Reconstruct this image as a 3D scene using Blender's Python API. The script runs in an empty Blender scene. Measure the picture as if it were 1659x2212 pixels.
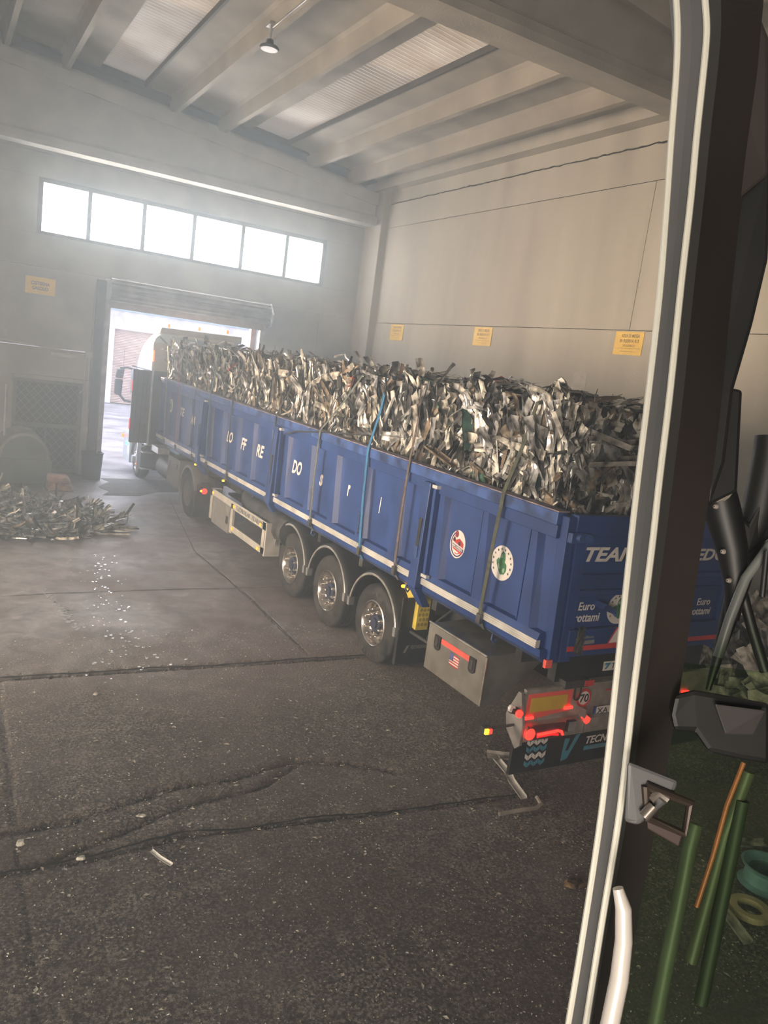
import bpy, math, random
from mathutils import Vector, Matrix, noise
random.seed(7)
C = bpy.context.scene.collection
R_ = random.random
def U(a, b): return random.uniform(a, b)

# ------------------------------------------------------------ camera, light, exposure
H = 3.85
cd = bpy.data.cameras.new('camera'); cam = bpy.data.objects.new('camera', cd); C.objects.link(cam)
rot = Matrix(((0.86240661, -0.02508347, -0.50559437), (-0.48883114, 0.21823622, -0.8446402), (0.13152551, 0.97557356, 0.17594678)))
cam.matrix_world = Matrix.Translation((0, 0, H)) @ rot.to_4x4()
cd.sensor_fit = 'VERTICAL'; cd.sensor_height = 36; cd.lens = 1689 / 2212 * 36; cd.clip_start = 0.01; cd.clip_end = 300
bpy.context.scene.camera = cam
sc = bpy.context.scene
sc.view_settings.view_transform = 'Standard'; sc.view_settings.look = 'None'
sc.view_settings.gamma = 1; sc.view_settings.use_curve_mapping = False
sc.view_settings.exposure = 0.36
sc.cycles.max_bounces = 6; sc.cycles.diffuse_bounces = 4; sc.cycles.glossy_bounces = 3; sc.cycles.transmission_bounces = 4
sc.cycles.volume_bounces = 0; sc.cycles.transparent_max_bounces = 8
sc.cycles.use_adaptive_sampling = True; sc.cycles.adaptive_threshold = 0.02
sc.cycles.sample_clamp_indirect = 6; sc.cycles.caustics_reflective = False; sc.cycles.caustics_refractive = False
sc.cycles.use_denoising = True
w = bpy.data.worlds.new('sky'); sc.world = w; w.use_nodes = True
w.node_tree.nodes['Background'].inputs[0].default_value = (0.66, 0.76, 1.0, 1)
w.node_tree.nodes['Background'].inputs[1].default_value = 4.6

def lamp(name, kind, energy, col, loc=(0, 0, 0), dirv=(0, 0, -1), **kw):
    d = bpy.data.lights.new(name, kind); d.energy = energy; d.color = col
    for k, v in kw.items(): setattr(d, k, v)
    o = bpy.data.objects.new(name, d); C.objects.link(o); o.location = loc
    o.rotation_euler = Vector(dirv).to_track_quat('-Z', 'Y').to_euler()
    return o
lamp('sun', 'SUN', 20.0, (1.0, 0.86, 0.62), dirv=(0.44, -0.86, -0.22), angle=math.radians(0.8))
lamp('left_fill_lamp', 'AREA', 900, (1.0, 0.87, 0.70), (-8.6, 10.5, 3.0), (1, 0.09, 0.05), shape='RECTANGLE', size=7.0, size_y=4.5, spread=math.radians(68))  # added warm fill from the left; the wall there has no gate
lamp('rear_fill_lamp', 'AREA', 620, (1.0, 0.92, 0.82), (-4.5, -4.6, 2.6), (0.50, 1, -0.04), shape='RECTANGLE', size=7.0, size_y=3.5, spread=math.radians(80))  # added fill from behind the camera; no opening is built there
lamp('door_daylight', 'AREA', 420, (0.72, 0.80, 1.0), (6.1, 22.9, 2.6), (-0.15, -1, -0.12), shape='RECTANGLE', size=4.2, size_y=4.0)

# ------------------------------------------------------------ materials
def nodes(name):
    m = bpy.data.materials.new(name); m.use_nodes = True
    return m, m.node_tree.nodes, m.node_tree.links
def M(name, col, rough=.55, metal=0, var=.12, scale=6, bump=0, bscale=40, col2=None, streak=False, det=4, spec=.5, coat=0, alt=None, thr=(.35, .65)):
    m, N, L = nodes(name); b = N['Principled BSDF']
    b.inputs['Roughness'].default_value = rough; b.inputs['Metallic'].default_value = metal
    b.inputs['Specular IOR Level'].default_value = spec; b.inputs['Coat Weight'].default_value = coat
    tc = N.new('ShaderNodeTexCoord')
    src = tc.outputs['Object']
    mp = N.new('ShaderNodeMapping'); L.new(src, mp.inputs[0])
    if streak: mp.inputs['Scale'].default_value = (1, 1, .12)
    n = N.new('ShaderNodeTexNoise'); n.inputs['Scale'].default_value = scale; n.inputs['Detail'].default_value = det
    L.new(mp.outputs[0], n.inputs[0])
    cr = N.new('ShaderNodeValToRGB'); L.new(n.outputs[0], cr.inputs[0])
    c2 = col2 or tuple(max(0, c * (1 - 2.5 * var)) for c in col)
    c1 = tuple(min(1, c * (1 + var)) for c in col)
    cr.color_ramp.elements[0].position, cr.color_ramp.elements[1].position = thr
    cr.color_ramp.elements[0].color = (*c2, 1); cr.color_ramp.elements[1].color = (*c1, 1)
    L.new(cr.outputs[0], b.inputs['Base Color'])
    if bump:
        n2 = N.new('ShaderNodeTexNoise'); n2.inputs['Scale'].default_value = bscale; n2.inputs['Detail'].default_value = 5
        L.new(src, n2.inputs[0])
        bp = N.new('ShaderNodeBump'); bp.inputs['Strength'].default_value = bump; bp.inputs['Distance'].default_value = .02
        L.new(n2.outputs[0], bp.inputs['Height']); L.new(bp.outputs[0], b.inputs['Normal'])
    return m
def EM(name, col, s):
    m, N, L = nodes(name); b = N['Principled BSDF']
    b.inputs['Base Color'].default_value = (*col, 1); b.inputs['Emission Color'].default_value = (*col, 1)
    b.inputs['Emission Strength'].default_value = s
    return m
wall_m = M('concrete_wall', (.44, .425, .38), .85, var=.07, scale=1.6, bump=.25, bscale=25, streak=True, det=8)
wallb_m = M('concrete_wall_back', (.42, .42, .39), .85, var=.12, scale=1.1, bump=.25, bscale=25, det=8)
ceil_m = M('concrete_ceiling', (.37, .345, .30), .85, var=.10, scale=1.3, bump=.2, bscale=30, det=8)
beam_m = M('concrete_beam', (.40, .385, .35), .85, var=.08, scale=2, bump=.2, bscale=30, det=8)
dark_m = M('dark_void', (.02, .02, .02), .9)
blue = M('blue_paint', (.022, .056, .205), .42, var=.10, scale=2.5, bump=.03, bscale=12, coat=.08)
blue2 = M('blue_paint_worn', (.040, .085, .26), .45, var=.25, scale=5, bump=.05, bscale=20)
rust_blue = M('worn_rail_top', (.22, .17, .16), .6, var=.4, scale=9, col2=(.07, .08, .18))
rail_m = M('silver_rail', (.78, .77, .74), .35, .4, var=.12, scale=4)
tyre_m = M('tyre_rubber', (.030, .030, .030), .75, var=.3, scale=8, bump=.1)
alu = M('polished_aluminium', (.66, .63, .60), .28, 1, var=.12, scale=10)
black = M('black_plastic', (.022, .023, .024), .55, var=.2, scale=6)
blackg = M('black_dusty', (.045, .046, .045), .7, var=.3, scale=4)
grey_m = M('grey_metal', (.30, .30, .29), .45, .5, var=.15, scale=5)
white_m = M('white_paint', (.74, .76, .78), .35, var=.05, scale=3, coat=.3)
cabw = M('cab_paint', (.50, .60, .66), .3, var=.05, scale=3, coat=.4)
cream = M('cream_panel', (.42, .40, .34), .5, var=.08, scale=4)
lwhite = M('lettering_white', (.72, .69, .66), .5, var=.04)
lblack = M('lettering_black', (.03, .03, .035), .5, var=.04)
lgrey = M('lettering_grey', (.22, .22, .22), .5, var=.04)
green_l = M('emblem_green', (.05, .20, .09), .5, var=.15, scale=14)
green_p = M('emblem_pale_green', (.30, .45, .32), .5, var=.05)
navy = M('emblem_navy', (.04, .03, .12), .5, var=.05)
red_m = M('red_decal', (.55, .05, .05), .45, var=.1)
redref = M('red_reflective', (.85, .13, .10), .4, var=.05)
yelref = M('yellow_reflective', (.62, .42, .05), .4, var=.05)
yel = M('yellow_plastic', (.72, .58, .10), .5, var=.1)
yels = M('yellow_sign', (.86, .60, .13), .5, var=.05, scale=3)
cyan_d = M('cyan_decal', (.07, .26, .36), .45, var=.05)
signink = M('sign_ink', (.12, .09, .07), .6, var=.05)
red_e = EM('red_lamp', (1, .03, .02), 2.6); red_s = EM('red_lamp_soft', (1, .02, .02), .6)
amber_e = EM('amber_lamp', (1, .45, .02), 4.0); green_e = EM('green_lamp', (.05, 1, .5), 4.0); yel_e = EM('yellow_marker', (1, .52, .02), .55)
shutter_m = M('shutter_steel', (.27, .26, .24), .5, .3, var=.2, scale=3)
galv = M('galvanised', (.40, .40, .39), .5, .6, var=.15, scale=5)
plast_w = M('white_conduit', (.50, .50, .47), .5, var=.05)
tank_m = M('tank_green', (.10, .13, .11), .6, var=.15, scale=2); tank_t = M('tank_top', (.24, .24, .21), .6, var=.15, scale=2)
bag_m = M('pink_sack', (.50, .30, .22), .55, var=.2, scale=8, bump=.4, bscale=10)
fac_m = M('outer_facade', (.50, .48, .50), .9, var=.12, scale=2, bump=.2, bscale=10)
fac_p = M('outer_pillar', (.62, .66, .74), .8, var=.03)
fac_s = M('outer_shutter', (.52, .40, .36), .6, var=.05, scale=2)
yard_m = M('yard_asphalt', (.34, .32, .34), .8, var=.2, scale=.8, bump=.3, bscale=4)
st_cols = {'olive': M('strap_olive', (.085, .095, .07), .8, var=.2, scale=20), 'brown': M('strap_brown', (.13, .10, .09), .8, var=.2, scale=20),
           'blue': M('strap_blue', (.03, .16, .34), .7, var=.15, scale=20), 'dark': M('strap_dark', (.03, .035, .04), .8, var=.2, scale=20),
           'teal': M('strap_teal', (.07, .14, .15), .8, var=.2, scale=20), 'red': M('strap_red', (.42, .08, .05), .7, var=.2, scale=20),
           'sand': M('strap_sand', (.42, .34, .20), .8, var=.2, scale=20), 'grey': M('strap_grey', (.12, .14, .13), .8, var=.2, scale=20)}
frame_m = M('cab_frame_grey', (.105, .105, .106), .5, .2, var=.08, scale=3)
frame_b = M('cab_frame_brown', (.035, .027, .024), .55, var=.25, scale=2)
strip_m = M('bright_seal', (.78, .76, .66), .35, .3, var=.05, scale=3)
handle_m = M('handrail_white', (.72, .66, .60), .25, .2, var=.05, scale=3)
box_al = M('toolbox_aluminium', (.40, .385, .35), .38, .75, var=.10, scale=5)
blotch = M('torn_paper', (.50, .48, .44), .8, var=.08, scale=9)
# diamond plate bump on the tool box
def add_checker_bump(m, sx, strength=.5):
    N, L = m.node_tree.nodes, m.node_tree.links
    tc = N.new('ShaderNodeTexCoord'); br = N.new('ShaderNodeTexBrick'); br.inputs['Scale'].default_value = sx
    br.inputs['Mortar Size'].default_value = .12
    mp = N.new('ShaderNodeMapping'); mp.inputs['Rotation'].default_value = (math.pi / 2, 0, math.pi / 2)
    L.new(tc.outputs['Object'], mp.inputs[0]); L.new(mp.outputs[0], br.inputs[0])
    bp = N.new('ShaderNodeBump'); bp.inputs['Strength'].default_value = strength; bp.inputs['Distance'].default_value = .01
    L.new(br.outputs['Fac'], bp.inputs['Height']); L.new(bp.outputs[0], N['Principled BSDF'].inputs['Normal'])
add_checker_bump(box_al, 14, .4)
def scrapm(name, col, rough, metal, var=.35):
    return M(name, col, rough, metal, var=var, scale=7, bump=.25, bscale=14)
scrap = [scrapm('scrap_bright', (.82, .82, .81), .30, .75), scrapm('scrap_grey', (.48, .48, .47), .42, .6), scrapm('scrap_dull', (.46, .44, .39), .50, .35),
         scrapm('scrap_brown', (.22, .17, .12), .6, .2), scrapm('scrap_black', (.035, .035, .035), .5, .1), scrapm('scrap_white', (.76, .72, .64), .45, .1),
         scrapm('scrap_dark_grey', (.15, .15, .15), .45, .6), scrapm('scrap_green', (.05, .14, .10), .5, .1), scrapm('scrap_red', (.50, .05, .05), .5, 0)]
SW = [13, 21, 20, 13, 17, 8, 20, 1.0, .35]
def pickm(): return random.choices(range(9), SW)[0]

# floor material: rough dark swarf-covered ground near the machine, smoother concrete farther off
def floor_material():
    m, N, L = nodes('floor_concrete'); b = N['Principled BSDF']
    tc = N.new('ShaderNodeTexCoord'); sp = N.new('ShaderNodeSeparateXYZ'); L.new(tc.outputs['Object'], sp.inputs[0])
    def noise(s, d=6, r=.6, dist=0):
        n = N.new('ShaderNodeTexNoise'); n.inputs['Scale'].default_value = s; n.inputs['Detail'].default_value = d
        n.inputs['Roughness'].default_value = r; n.inputs['Distortion'].default_value = dist
        L.new(tc.outputs['Object'], n.inputs[0]); return n.outputs[0]
    def ramp(x, stops):
        r = N.new('ShaderNodeValToRGB'); L.new(x, r.inputs[0]); e = r.color_ramp.elements
        while len(e) < len(stops): e.new(.5)
        for q, (p, c) in zip(e, stops): q.position = p; q.color = (*c, 1)
        return r.outputs[0]
    def mix(f, a, c, mode='MIX'):
        x = N.new('ShaderNodeMix'); x.data_type = 'RGBA'; x.blend_type = mode
        if isinstance(f, float): x.inputs[0].default_value = f
        else: L.new(f, x.inputs[0])
        for i, v in ((6, a), (7, c)):
            if isinstance(v, tuple): x.inputs[i].default_value = (*v, 1)
            else: L.new(v, x.inputs[i])
        return x.outputs[2]
    near = ramp(noise(42, 5, .7), [(.38, (.045, .039, .034)), (.50, (.20, .176, .153)), (.60, (.56, .50, .43))])
    near = mix(ramp(noise(5, 6, .7), [(.40, (0, 0, 0)), (.60, (.55, .55, .55))]), near, (.085, .074, .064))
    near = mix(ramp(noise(.5, 4), [(.4, (0, 0, 0)), (.6, (.6, .6, .6))]), near, (.15, .115, .096))
    far = ramp(noise(3, 10, .7, .5), [(.38, (.15, .142, .142)), (.52, (.28, .265, .265)), (.66, (.42, .40, .40))])
    far = mix(ramp(noise(.35, 3), [(.42, (0, 0, 0)), (.62, (.7, .7, .7))]), far, (.15, .105, .095))
    mr = N.new('ShaderNodeMapRange'); mr.inputs[1].default_value = 7.2; mr.inputs[2].default_value = 10.2; L.new(sp.outputs[1], mr.inputs[0])
    ad = N.new('ShaderNodeMath'); ad.operation = 'ADD'; L.new(mr.outputs[0], ad.inputs[0]); ad.use_clamp = True
    sub = N.new('ShaderNodeMath'); sub.operation = 'MULTIPLY_ADD'; L.new(noise(.8, 5), sub.inputs[0]); sub.inputs[1].default_value = 1.2; sub.inputs[2].default_value = -.6
    L.new(sub.outputs[0], ad.inputs[1])
    L.new(mix(ad.outputs[0], near, far), b.inputs['Base Color'])
    rr = N.new('ShaderNodeMapRange'); L.new(noise(.7, 4), rr.inputs[0]); rr.inputs[1].default_value = .35; rr.inputs[2].default_value = .65
    rr.inputs[3].default_value = .42; rr.inputs[4].default_value = .62
    rm = N.new('ShaderNodeMix'); L.new(ad.outputs[0], rm.inputs[0]); rm.inputs[2].default_value = .75; L.new(rr.outputs[0], rm.inputs[3])
    L.new(rm.outputs[0], b.inputs['Roughness'])
    bs = N.new('ShaderNodeMix'); L.new(ad.outputs[0], bs.inputs[0]); bs.inputs[2].default_value = 1.0; bs.inputs[3].default_value = .22
    bp = N.new('ShaderNodeBump'); bp.inputs['Distance'].default_value = .06; L.new(bs.outputs[0], bp.inputs['Strength'])
    L.new(noise(38, 6, .7), bp.inputs['Height']); L.new(bp.outputs[0], b.inputs['Normal'])
    return m
floor_m = floor_material()
def sheet_material(name, k):
    m, N, L = nodes(name); b = N['Principled BSDF']; out = N['Material Output']
    tr = N.new('ShaderNodeBsdfTranslucent'); mx = N.new('ShaderNodeMixShader'); mx.inputs[0].default_value = .26
    tc = N.new('ShaderNodeTexCoord'); n = N.new('ShaderNodeTexNoise'); n.inputs['Scale'].default_value = .9; n.inputs['Detail'].default_value = 5
    L.new(tc.outputs['Object'], n.inputs[0]); cr = N.new('ShaderNodeValToRGB'); L.new(n.outputs[0], cr.inputs[0])
    cr.color_ramp.elements[0].position = .35; cr.color_ramp.elements[1].position = .65
    cr.color_ramp.elements[0].color = (.36 * k, .28 * k, .19 * k, 1); cr.color_ramp.elements[1].color = (.56 * k, .48 * k, .37 * k, 1)
    L.new(cr.outputs[0], b.inputs['Base Color']); L.new(cr.outputs[0], tr.inputs[0]); b.inputs['Roughness'].default_value = .35
    L.new(b.outputs[0], mx.inputs[1]); L.new(tr.outputs[0], mx.inputs[2]); L.new(mx.outputs[0], out.inputs[0])
    return m
sheet_m = sheet_material('skylight_fibreglass', 1.05); sheet_shade = sheet_material('skylight_fibreglass_shaded', .62)  # second, darker tone paints corrugation shading onto alternate strips
def glass_material(name, tint, rough=.02, refl=.06):
    m, N, L = nodes(name); out = N['Material Output']; N.remove(N['Principled BSDF'])
    t = N.new('ShaderNodeBsdfTransparent'); t.inputs[0].default_value = (*tint, 1)
    g = N.new('ShaderNodeBsdfGlossy'); g.inputs['Roughness'].default_value = rough
    lw = N.new('ShaderNodeFresnel'); lw.inputs[0].default_value = 1.5
    k = N.new('ShaderNodeMath'); k.operation = 'MULTIPLY'; k.inputs[1].default_value = .3; L.new(lw.outputs[0], k.inputs[0])
    mx = N.new('ShaderNodeMixShader'); L.new(k.outputs[0], mx.inputs[0]); L.new(t.outputs[0], mx.inputs[1]); L.new(g.outputs[0], mx.inputs[2])
    L.new(mx.outputs[0], out.inputs[0]); return m
glass_g = glass_material('green_tinted_glass', (.80, .89, .75))
glass_c = glass_material('cab_window_glass', (.75, .85, .90))
pane_m = EM('daylit_window_pane', (.93, .97, 1.0), 20.0)

# ------------------------------------------------------------ mesh helpers
class MB:
    def __init__(s): s.v = []; s.f = []; s.m = []
    def add(s, vs, fs, mi=0):
        k = len(s.v); s.v += [tuple(p) for p in vs]; s.f += [tuple(i + k for i in f) for f in fs]; s.m += [mi] * len(fs); return s
    def box(s, a, b, mi=0):
        (x0, y0, z0), (x1, y1, z1) = a, b
        return s.add([(x0, y0, z0), (x1, y0, z0), (x1, y1, z0), (x0, y1, z0), (x0, y0, z1), (x1, y0, z1), (x1, y1, z1), (x0, y1, z1)],
                     [(0, 3, 2, 1), (4, 5, 6, 7), (0, 1, 5, 4), (1, 2, 6, 5), (2, 3, 7, 6), (3, 0, 4, 7)], mi)
    def hexa(s, bot, top, mi=0):
        n = len(bot)
        return s.add(list(bot) + list(top), [tuple(range(n))[::-1], tuple(range(n, 2 * n))] + [(i, (i + 1) % n, (i + 1) % n + n, i + n) for i in range(n)], mi)
    def prism(s, poly, axis, a, b, mi=0):
        # poly in the two other axes, in order
        def P(p, t):
            return {'x': (t, p[0], p[1]), 'y': (p[0], t, p[1]), 'z': (p[0], p[1], t)}[axis]
        return s.hexa([P(p, a) for p in poly], [P(p, b) for p in poly], mi)
    def tube(s, pts, r, n=8, mi=0, cap=True):
        pts = [Vector(p) for p in pts]; rs = r if isinstance(r, (list, tuple)) else [r] * len(pts)
        vs = []; prev = None
        for i, p in enumerate(pts):
            d = (pts[min(i + 1, len(pts) - 1)] - pts[max(i - 1, 0)]).normalized()
            if prev is None: a = d.orthogonal().normalized()
            else: a = (prev - d * prev.dot(d)).normalized()
            prev = a; b = d.cross(a)
            vs += [p + (a * math.cos(t) + b * math.sin(t)) * rs[i] for t in (2 * math.pi * k / n for k in range(n))]
        fs = [(i * n + k, i * n + (k + 1) % n, (i + 1) * n + (k + 1) % n, (i + 1) * n + k) for i in range(len(pts) - 1) for k in range(n)]
        if cap: fs += [tuple(range(n))[::-1], tuple(range((len(pts) - 1) * n, len(pts) * n))]
        return s.add(vs, fs, mi)
    def lathe(s, prof, c, axis='x', n=40, mi=0, sgn=1, a0=0, a1=2 * math.pi, mis=None):
        # prof: (offset along axis, radius)
        full = abs(a1 - a0 - 2 * math.pi) < 1e-6; cols = n if full else n + 1; vs = []
        for k in range(cols):
            t = a0 + (a1 - a0) * k / n
            for o, r in prof:
                u, v = r * math.cos(t), r * math.sin(t)
                vs.append({'x': (c[0] + sgn * o, c[1] + u, c[2] + v), 'y': (c[0] + u, c[1] + sgn * o, c[2] + v), 'z': (c[0] + u, c[1] + v, c[2] + sgn * o)}[axis])
        q = len(prof)
        for k in range(n):
            j = (k + 1) % cols
            for i in range(q - 1):
                s.add([], [], 0); s.f.append(tuple(len(s.v) + e for e in (k * q + i, j * q + i, j * q + i + 1, k * q + i + 1))); s.m.append(mis[i] if mis else mi)
        s.v += vs
        return s
    def slab(s, pts, fr, t=.003, mi=0):
        # flat polygon in a frame (origin, u, v), raised t along the normal
        o, u, v = (Vector(q) for q in fr); n = u.cross(v)
        return s.hexa([o + u * a + v * b for a, b in pts], [o + u * a + v * b + n * t for a, b in pts], mi)
    def build(s, name, mats, parent=None, smooth=False, kind=None, bevel=0):
        me = bpy.data.meshes.new(name); me.from_pydata(s.v, [], s.f); me.update()
        for x in (mats if isinstance(mats, (list, tuple)) else [mats]): me.materials.append(x)
        me.polygons.foreach_set('material_index', s.m)
        if smooth:
            me.polygons.foreach_set('use_smooth', [True] * len(s.f)); me.set_sharp_from_angle(angle=math.radians(38))
        o = bpy.data.objects.new(name, me); C.objects.link(o)
        if parent: o.parent = parent; o.matrix_parent_inverse = parent.matrix_world.inverted()
        if kind: o['kind'] = kind
        if bevel:
            bv = o.modifiers.new('bevel', 'BEVEL'); bv.width = bevel; bv.segments = 2; bv.limit_method = 'ANGLE'
        return o
def tag(o, label, cat, group=None, kind=None):
    o['label'] = label; o['category'] = cat
    if group: o['group'] = group
    if kind: o['kind'] = kind
    return o
def thing(name, label, cat, loc, group=None):
    o = bpy.data.objects.new(name, None); C.objects.link(o); o.location = loc; o.empty_display_size = .1
    o.matrix_world = Matrix.Translation(loc)
    return tag(o, label, cat, group)
def struct(name, mb, mats, parent=None, **k): return mb.build(name, mats, parent, kind='structure', **k)
def disc(cx, cy, rx, ry=None, n=36, a=0):
    ry = ry or rx; ca, sa = math.cos(a), math.sin(a)
    return [(cx + rx * math.cos(t) * ca - ry * math.sin(t) * sa, cy + rx * math.cos(t) * sa + ry * math.sin(t) * ca) for t in (2 * math.pi * k / n for k in range(n))]
def star(cx, cy, r): return [(cx + (r if k % 2 == 0 else r * .42) * math.sin(math.pi * k / 5), cy + (r if k % 2 == 0 else r * .42) * math.cos(math.pi * k / 5)) for k in range(10)]
def text(s, fr, wd, ht, mat, parent, bold=.02, shear=0, name='lettering', off=.004, th=.002):
    """letters filling a box of wd x ht whose lower left corner is the frame's origin"""
    cu = bpy.data.curves.new(name, 'FONT'); cu.body = s; cu.offset = bold; cu.shear = shear; cu.resolution_u = 3; cu.extrude = .5
    t = bpy.data.objects.new(name, cu); C.objects.link(t)
    me = bpy.data.meshes.new_from_object(t.evaluated_get(bpy.context.evaluated_depsgraph_get()))
    bpy.data.objects.remove(t); bpy.data.curves.remove(cu)
    xs = [v.co.x for v in me.vertices]; ys = [v.co.y for v in me.vertices]
    x0, x1, y0, y1 = min(xs), max(xs), min(ys), max(ys)
    o, u, v = (Vector(q) for q in fr); n = u.cross(v)
    for q in me.vertices:
        c = q.co; q.co = o + u * ((c.x - x0) / (x1 - x0) * wd) + v * ((c.y - y0) / (y1 - y0) * ht) + n * (off + (c.z + .5) * th)
    me.materials.clear(); me.materials.append(mat); me.name = name
    for p in me.polygons: p.material_index = 0
    ob = bpy.data.objects.new(name, me); C.objects.link(ob)
    if parent: ob.parent = parent; ob.matrix_parent_inverse = parent.matrix_world.inverted()
    return ob
SIDE = ((0, -1, 0), (0, 0, 1)); FACE = ((1, 0, 0), (0, 0, 1))

# ------------------------------------------------------------ the hall
XW, YB = 11.55, 22.3
# floor with worn joints and ruts near the machine
grooves = [([(-12, 9.05), (.75, 8.93), (2.79, 8.86), (5.34, 8.78), (12, 8.6)], .09, .085), ([(-3, 5.6), (.52, 5.49), (1.15, 5.47), (1.87, 5.55), (3.05, 5.41), (3.75, 5.31), (5.2, 5.2)], .05, .045),
           ([(-1, 5.9), (.62, 6.01), (1.06, 6.01), (1.36, 6.09), (1.99, 6.28), (2.5, 6.25), (3.21, 6.41), (3.74, 6.21), (4.08, 5.97)], .06, .07),
           ([(.71, 5.51), (1.36, 5.71), (1.9, 5.96), (2.69, 6.03), (3.18, 6.32)], .06, .06), ([(.75, 9.0), (.72, 8.5), (.70, 7.1), (.66, 5.64), (.64, 4.08), (.6, 0)], .014, .03),
           ([(-6, 11.8), (.95, 11.84), (2.91, 11.94), (5.24, 11.92), (12, 11.9)], .012, .02), ([(5.31, 19.49), (4.47, 14.3), (4.55, 11.43), (4.48, 9.0)], .012, .02)]
def gdist(x, y):
    h = 0
    for pl, dep, wd in grooves:
        for (ax, ay), (bx, by) in zip(pl, pl[1:]):
            if x < min(ax, bx) - .2 or x > max(ax, bx) + .2 or y < min(ay, by) - .2 or y > max(ay, by) + .2: continue
            dx, dy = bx - ax, by - ay; t = max(0, min(1, ((x - ax) * dx + (y - ay) * dy) / (dx * dx + dy * dy)))
            d = math.hypot(x - ax - t * dx, y - ay - t * dy); nz = noise.noise((x * 5, y * 5, 0)); n3 = noise.noise((x * 17, y * 17, 3))
            h = min(h, -dep * (.75 + .5 * nz) * max(0, 1 - max(0, d + .03 * nz + .025 * n3 - .008) / (wd * (1 + .4 * nz))))
    return h
def grid_floor(x0, x1, y0, y1, st, amp):
    mb = MB(); nx, ny = int(round((x1 - x0) / st)), int(round((y1 - y0) / st)); vs = []
    for j in range(ny + 1):
        for i in range(nx + 1):
            x, y = x0 + i * (x1 - x0) / nx, y0 + j * (y1 - y0) / ny
            e = 0 if i in (0, nx) or j in (0, ny) else 1
            a = amp * max(.15, min(1, (8.8 - y) / 1.5))
            h = a * (math.sin(x * 2.1 + 1.3 * math.sin(y * 1.7)) * math.sin(y * 2.7 + math.sin(x * 3.1)) - 1) + a * .35 * (R_() - 1)
            vs.append((x, y, e * (h + gdist(x, y)) - .001))
    return mb.add(vs, [(j * (nx + 1) + i, j * (nx + 1) + i + 1, (j + 1) * (nx + 1) + i + 1, (j + 1) * (nx + 1) + i) for j in range(ny) for i in range(nx)])
fl = grid_floor(-2, 8.4, 2.2, 14.2, .032, .008)
for a, b in (((-9.2, -5.2), (-2, 22.6)), ((8.4, -5.2), (XW + .3, 22.6)), ((-2, -5.2), (8.4, 2.2)), ((-2, 14.2), (8.4, 22.6))):
    fl.add([(a[0], a[1], -.001), (b[0], a[1], -.001), (b[0], b[1], -.001), (a[0], b[1], -.001)], [(0, 1, 2, 3)])
struct('floor', fl, floor_m)
struct('floor_yard', MB().add([(-60, 22.6, -.02), (60, 22.6, -.02), (60, 90, -.02), (-60, 90, -.02)], [(0, 1, 2, 3)]), yard_m)
# damp grey patch in the doorway
tag(MB().slab([(0, 0), (.25, .5), (.1, 1.1), (.5, 1.9), (.35, 2.4), (2.6, 2.5), (2.8, .9), (1.5, .7), (.9, .1)], ((3.7, 19.5, 0), (1, 0, 0), (0, 1, 0)), .006).build('floor_patch', M('patch_concrete', (.13, .13, .12), .8, var=.2, scale=5, bump=.5), None), 'ragged grey cement patch on the floor in the gateway', 'patch', kind='structure')

# right wall: precast panels with open joints
wr = MB()
for z0, z1 in ((0, 5.22), (5.235, 7.958), (7.972, 8.63), (8.655, 10.6)):
    ys = [-5.2, 11.13, 22.3] if z0 > 5 and z0 < 7 else [-5.2, 22.3]
    for ya, yb in zip(ys, ys[1:]):
        wr.box((XW, ya, z0), (XW + .2, yb - .012, z1))
wr.box((XW + .02, -5.2, 0), (XW + .3, 22.3, 10.6))
struct('wall_right', wr, wall_m)
struct('trim_1', MB().box((11.22, -5.2, 9.008), (XW + .05, 22.3, 9.42)), wall_m)
# back wall with window band, gateway and side door
wb = MB()
def wbox(x0, x1, z0, z1): wb.box((x0 + .004, YB, z0 + .004), (x1 - .004, YB + .3, z1 - .004))
wbox(-9.2, 1.85, 0, 2.56); wbox(3.55, 3.93, 0, 2.56); wbox(-9.2, 3.93, 2.57, 3.285); wbox(-9.2, 3.93, 3.295, 5.265)
wbox(1.85, 3.55, 2.45, 2.56)
wbox(8.3, 10.15, 0, 5.265); wbox(10.16, XW + .2, 0, 5.265); wbox(3.93, 8.3, 4.72, 5.265)
wbox(-9.2, XW + .2, 5.275, 6.08); wbox(-9.2, 2.22, 6.08, 7.42); wbox(10.15, XW + .2, 6.08, 7.42); wbox(-9.2, XW + .2, 7.42, 7.995); wbox(-9.2, XW + .2, 8.005, 11.6)
struct('wall_back', wb, wallb_m)
struct('wall_left', MB().box((-9.3, -5.2, 0), (-9.1, 22.3, 11.5)), wall_m)
struct('wall_front', MB().box((-9.2, -5.3, 0), (XW + .2, -5.1, 11.5)), wall_m)
# corner column
struct('column', MB().box((11.33, 21.28, 0), (XW + .02, YB + .05, 9.0)), wall_m, bevel=.02)
# window band
win = struct('window_1', MB().box((2.22, YB + .02, 6.08), (10.15, YB + .2, 6.16)).box((2.22, YB + .02, 7.32), (10.15, YB + .2, 7.42)).box((2.22, YB + .02, 6.16), (2.33, YB + .2, 7.32)).box((10.03, YB + .02, 6.16), (10.15, YB + .2, 7.32)), M('window_frame', (.10, .10, .10), .6))
edges = [(2.33, 3.40), (3.47, 4.79), (4.82, 6.12), (6.17, 7.53), (7.55, 8.85), (8.91, 10.03)]
fm = bpy.data.materials['window_frame']
for (a, b), (c, d) in zip(edges, edges[1:]): struct('mullion', MB().box(((b + c) / 2 - .05, YB + .0, 6.16), ((b + c) / 2 + .05, YB + .2, 7.32)), fm, win)
for a, b in edges: struct('pane', MB().box((a, YB + .12, 6.16), (b, YB + .13, 7.32)), pane_m, win)
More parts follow.
